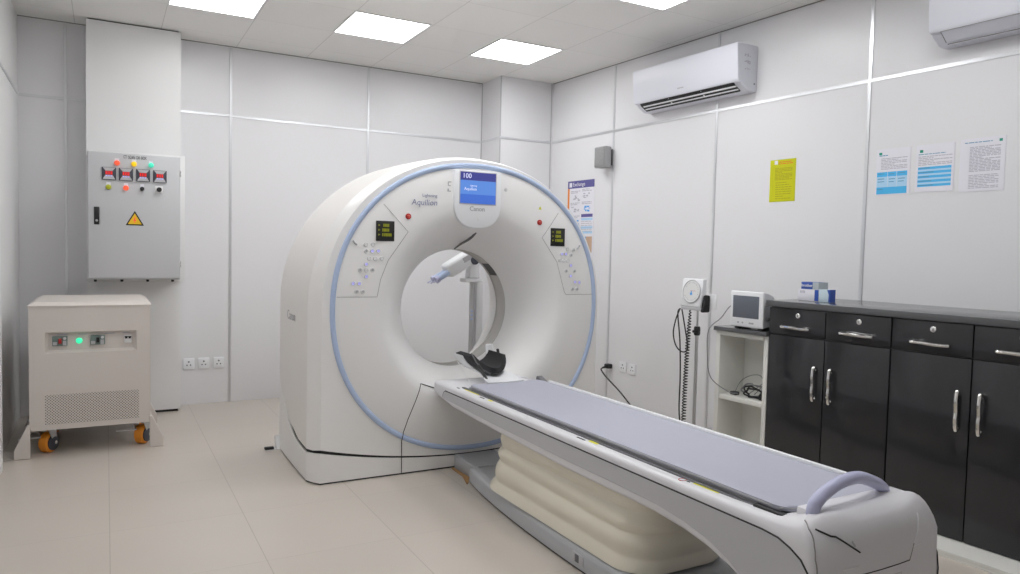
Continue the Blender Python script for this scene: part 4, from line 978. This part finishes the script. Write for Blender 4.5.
# cartons on the worktop
o = wthing('carton', 'white carton with royal blue panel lying on the worktop under the small dark blue carton', 'carton', 3.045, 1.1245, None, 0.40)
MB().bx(-0.05, 0.05, -0.071, 0.071, 0, 0.0715, 0.001).build('box_body', 'paper', o)
MB().bx(-0.0512, -0.0495, -0.071, -0.045, 0.003, 0.070).build('blue_panel', 'royal', o)
b = MB()
for k in range(4): b.bx(-0.0512, -0.0498, 0.022+k*0.009, 0.028+k*0.009, 0.048, 0.062)
b.build('carton_print', 'ink', o)
o = wthing('carton', 'pale blue carton with royal blue end, standing right of the white carton on the worktop', 'carton', 2.935, 1.1245, None, 0.40)
MB().bx(-0.05, 0.0, -0.038, 0.038, 0, 0.075, 0.001).build('box_body', 'pale', o)
MB().prism([(-0.0385, 0.001), (-0.028, 0.001), (-0.030, 0.045), (-0.018, 0.074), (-0.0385, 0.074)], 'x', -0.0515, -0.0495).bx(-0.0505, 0.0005, -0.0397, -0.0377, 0.0, 0.0755).build('blue_end', 'royal', o)
o = wthing('carton', 'small dark blue carton with silver end, on top of the white carton', 'carton', 3.035, 1.1965, None, 0.40)
MB().bx(-0.05, 0.04, -0.060, 0.060, 0, 0.043, 0.001).build('box_body', 'royal', o)
MB().bx(-0.0515, -0.0495, -0.060, -0.020, 0, 0.0435).bx(-0.0505, 0.0405, -0.0612, -0.0595, 0, 0.0435).build('silver_end', 'silver', o)
lettering('brother', (-0.0512, 0.020, 0.022), (0, -1, 0), (0, 0, 1), 0.024, 'paper', o, bold=0.0004)

# ------------------------------------------------------------------ blood pressure gauge on its stand
o = wthing('blood_pressure_monitor', 'white aneroid blood pressure gauge on a steel pole stand with coiled black tube', 'blood pressure monitor', 4.045, 0.0, None, 0.33)
b = MB()
for k in range(5):
    a = 2*pi*k/5+0.2; b.tube([(0, 0, 0.085), (0.24*cos(a), 0.24*sin(a), 0.06)], 0.014, 8, 0.011)
b.lathe([(0.02, 0.06), (0.035, 0.075), (0.03, 0.11), (0.016, 0.13)]); b.build('stand_base', 'steel', o)
for k in range(5):
    a = 2*pi*k/5+0.2; MB().lathe([(0.008, -0.012), (0.027, -0.010), (0.027, 0.010), (0.008, 0.012)], (0.235*cos(a), 0.235*sin(a), 0.0275), 'x', 16).build('castor', 'black', o)
MB().cyl((0, 0, 0.1), (0, 0, 0.83), 0.0125).build('outer_pole', 'steel', o)
MB().cyl((0, 0, 0.8), (0, 0, 1.03), 0.008).build('inner_pole', 'steel', o)
MB().lathe([(0.02, 0.80), (0.024, 0.812), (0.024, 0.855), (0.019, 0.865)], seg=20).cyl((0, 0, 0.83), (-0.04, 0, 0.83), 0.010).build('height_clamp', 'black', o)
gb = MB().prism([(-0.045, 1.010), (0.02, 1.010), (0.02, 1.215), (-0.02, 1.215)], 'y', -0.062, 0.138, 0.008).build('gauge_case', 'white2', o)
sl = V((-0.025, 0, -0.205)).normalized()
rt = Matrix((V((0, -1, 0)), -sl, V((0, -1, 0)).cross(-sl))).transposed()
cc = V((-0.0345, 0.032, 1.122))
m4 = Matrix.Translation(cc) @ rt.to_4x4()
MB().lathe([(0.085, -0.004), (0.087, 0.004), (0.082, 0.008), (0.079, 0.004)], seg=40).xf(m4).build('dial_rim', 'greyl', gb)
MB().lathe([(0.08, 0.0), (0.08, 0.004), (0, 0.0041)], seg=40).xf(m4).build('dial_face', 'white', gb)
b = MB()
for k in range(28):
    a = math.radians(-60+k*300/27); rr_ = 0.066
    t_m = Matrix.Translation((rr_*sin(a-pi/2+pi/2+0.0), rr_*cos(a), 0.0046)) @ Matrix.Rotation(-a, 4, 'Z')
    x_ = MB().box((0, 0, 0), (0.003, 0.012 if k % 3 == 0 else 0.007, 0.0006)); x_.xf(t_m); b._merge(x_.bm)
b.xf(m4).build('dial_scale', 'textg', gb)
MB().box((0.014, 0.004, 0.0055), (0.05, 0.002, 0.001)).xf(m4).build('needle', 'red', gb)
MB().lathe([(0.011, 0.0045), (0.011, 0.006), (0, 0.0061)], seg=16).box((0, 0.012, 0.0052), (0.007, 0.02, 0.001)).xf(m4 @ Matrix.Translation((0, -0.018, 0))).build('dial_logo', 'pblue', gb)
MB().bx(-0.045, 0.02, -0.07, 0.125, 0.985, 1.010, 0.004).build('gauge_shelf', 'greyl', o)
MB().prism([(-0.05, 0.975), (0.02, 0.975), (0.02, 1.10), (-0.02, 1.10)], 'y', -0.098, -0.066, 0.010).build('cuff', 'foam', o)
MB().bx(0.02, 0.03, -0.15, -0.08, 1.0, 1.11, 0.003).build('cuff_basket', 'white2', o)
pts = []
for k in range(360):
    f = k/359; a = f*2*pi*40; r_ = 0.018; z = 0.985-f*0.86
    sw = 0.02*sin(f*3.0)
    r_ = 0.006+0.008*min(1, f*5); pts.append((-0.045+r_*cos(a), 0.030+r_*sin(a)+0.03*f+sw*0.4, z))
MB().tube(pts, 0.0045, 6).build('coiled_tube', 'cable', o)
MB().tube(bez([(-0.05, 0.125, 0.99), (-0.055, 0.145, 0.95), (-0.055, 0.115, 0.75), (-0.055, 0.10, 0.5), (-0.055, 0.10, 0.25), (-0.05, 0.09, 0.13)], 8), 0.0055, 8).build('straight_tube', 'cable', o)
MB().tube(bez([(-0.05, 0.13, 0.99), (-0.055, 0.165, 0.90), (-0.055, 0.185, 0.80), (-0.055, 0.155, 0.71), (-0.055, 0.09, 0.67), (-0.06, 0.03, 0.70), (-0.055, 0.06, 0.82), (-0.05, 0.11, 0.985)], 8), 0.005, 8).build('tube_loop', 'cable', o)

# ------------------------------------------------------------------ light, camera, colour management
w = bpy.data.worlds.new('World'); bpy.context.scene.world = w; w.use_nodes = True
w.node_tree.nodes['Background'].inputs[0].default_value = (0.8, 0.85, 0.9, 1); w.node_tree.nodes['Background'].inputs[1].default_value = 0.05

cam = bpy.data.cameras.new('Camera'); co = bpy.data.objects.new('Camera', cam); C.objects.link(co)
yaw, pitch, roll = math.radians(28.968), math.radians(2.739), math.radians(1.336)
f_ = V((sin(yaw)*cos(pitch), cos(yaw)*cos(pitch), -sin(pitch))); r_ = V((cos(yaw), -sin(yaw), 0)); u_ = r_.cross(f_)
R_ = r_*cos(roll)+u_*sin(roll); U_ = -r_*sin(roll)+u_*cos(roll)
m3 = Matrix((R_, U_, -f_)).transposed().to_4x4(); m3.translation = V((0, 0, 1.38)); co.matrix_world = m3
cam.sensor_width = 36; cam.sensor_fit = 'HORIZONTAL'; cam.lens = 730.79*36/1020; cam.clip_start = 0.05; cam.clip_end = 50
sc = bpy.context.scene; sc.camera = co
sc.view_settings.view_transform = 'Standard'; sc.view_settings.look = 'None'; sc.view_settings.gamma = 1; sc.view_settings.use_curve_mapping = False
sc.view_settings.exposure = 0.0
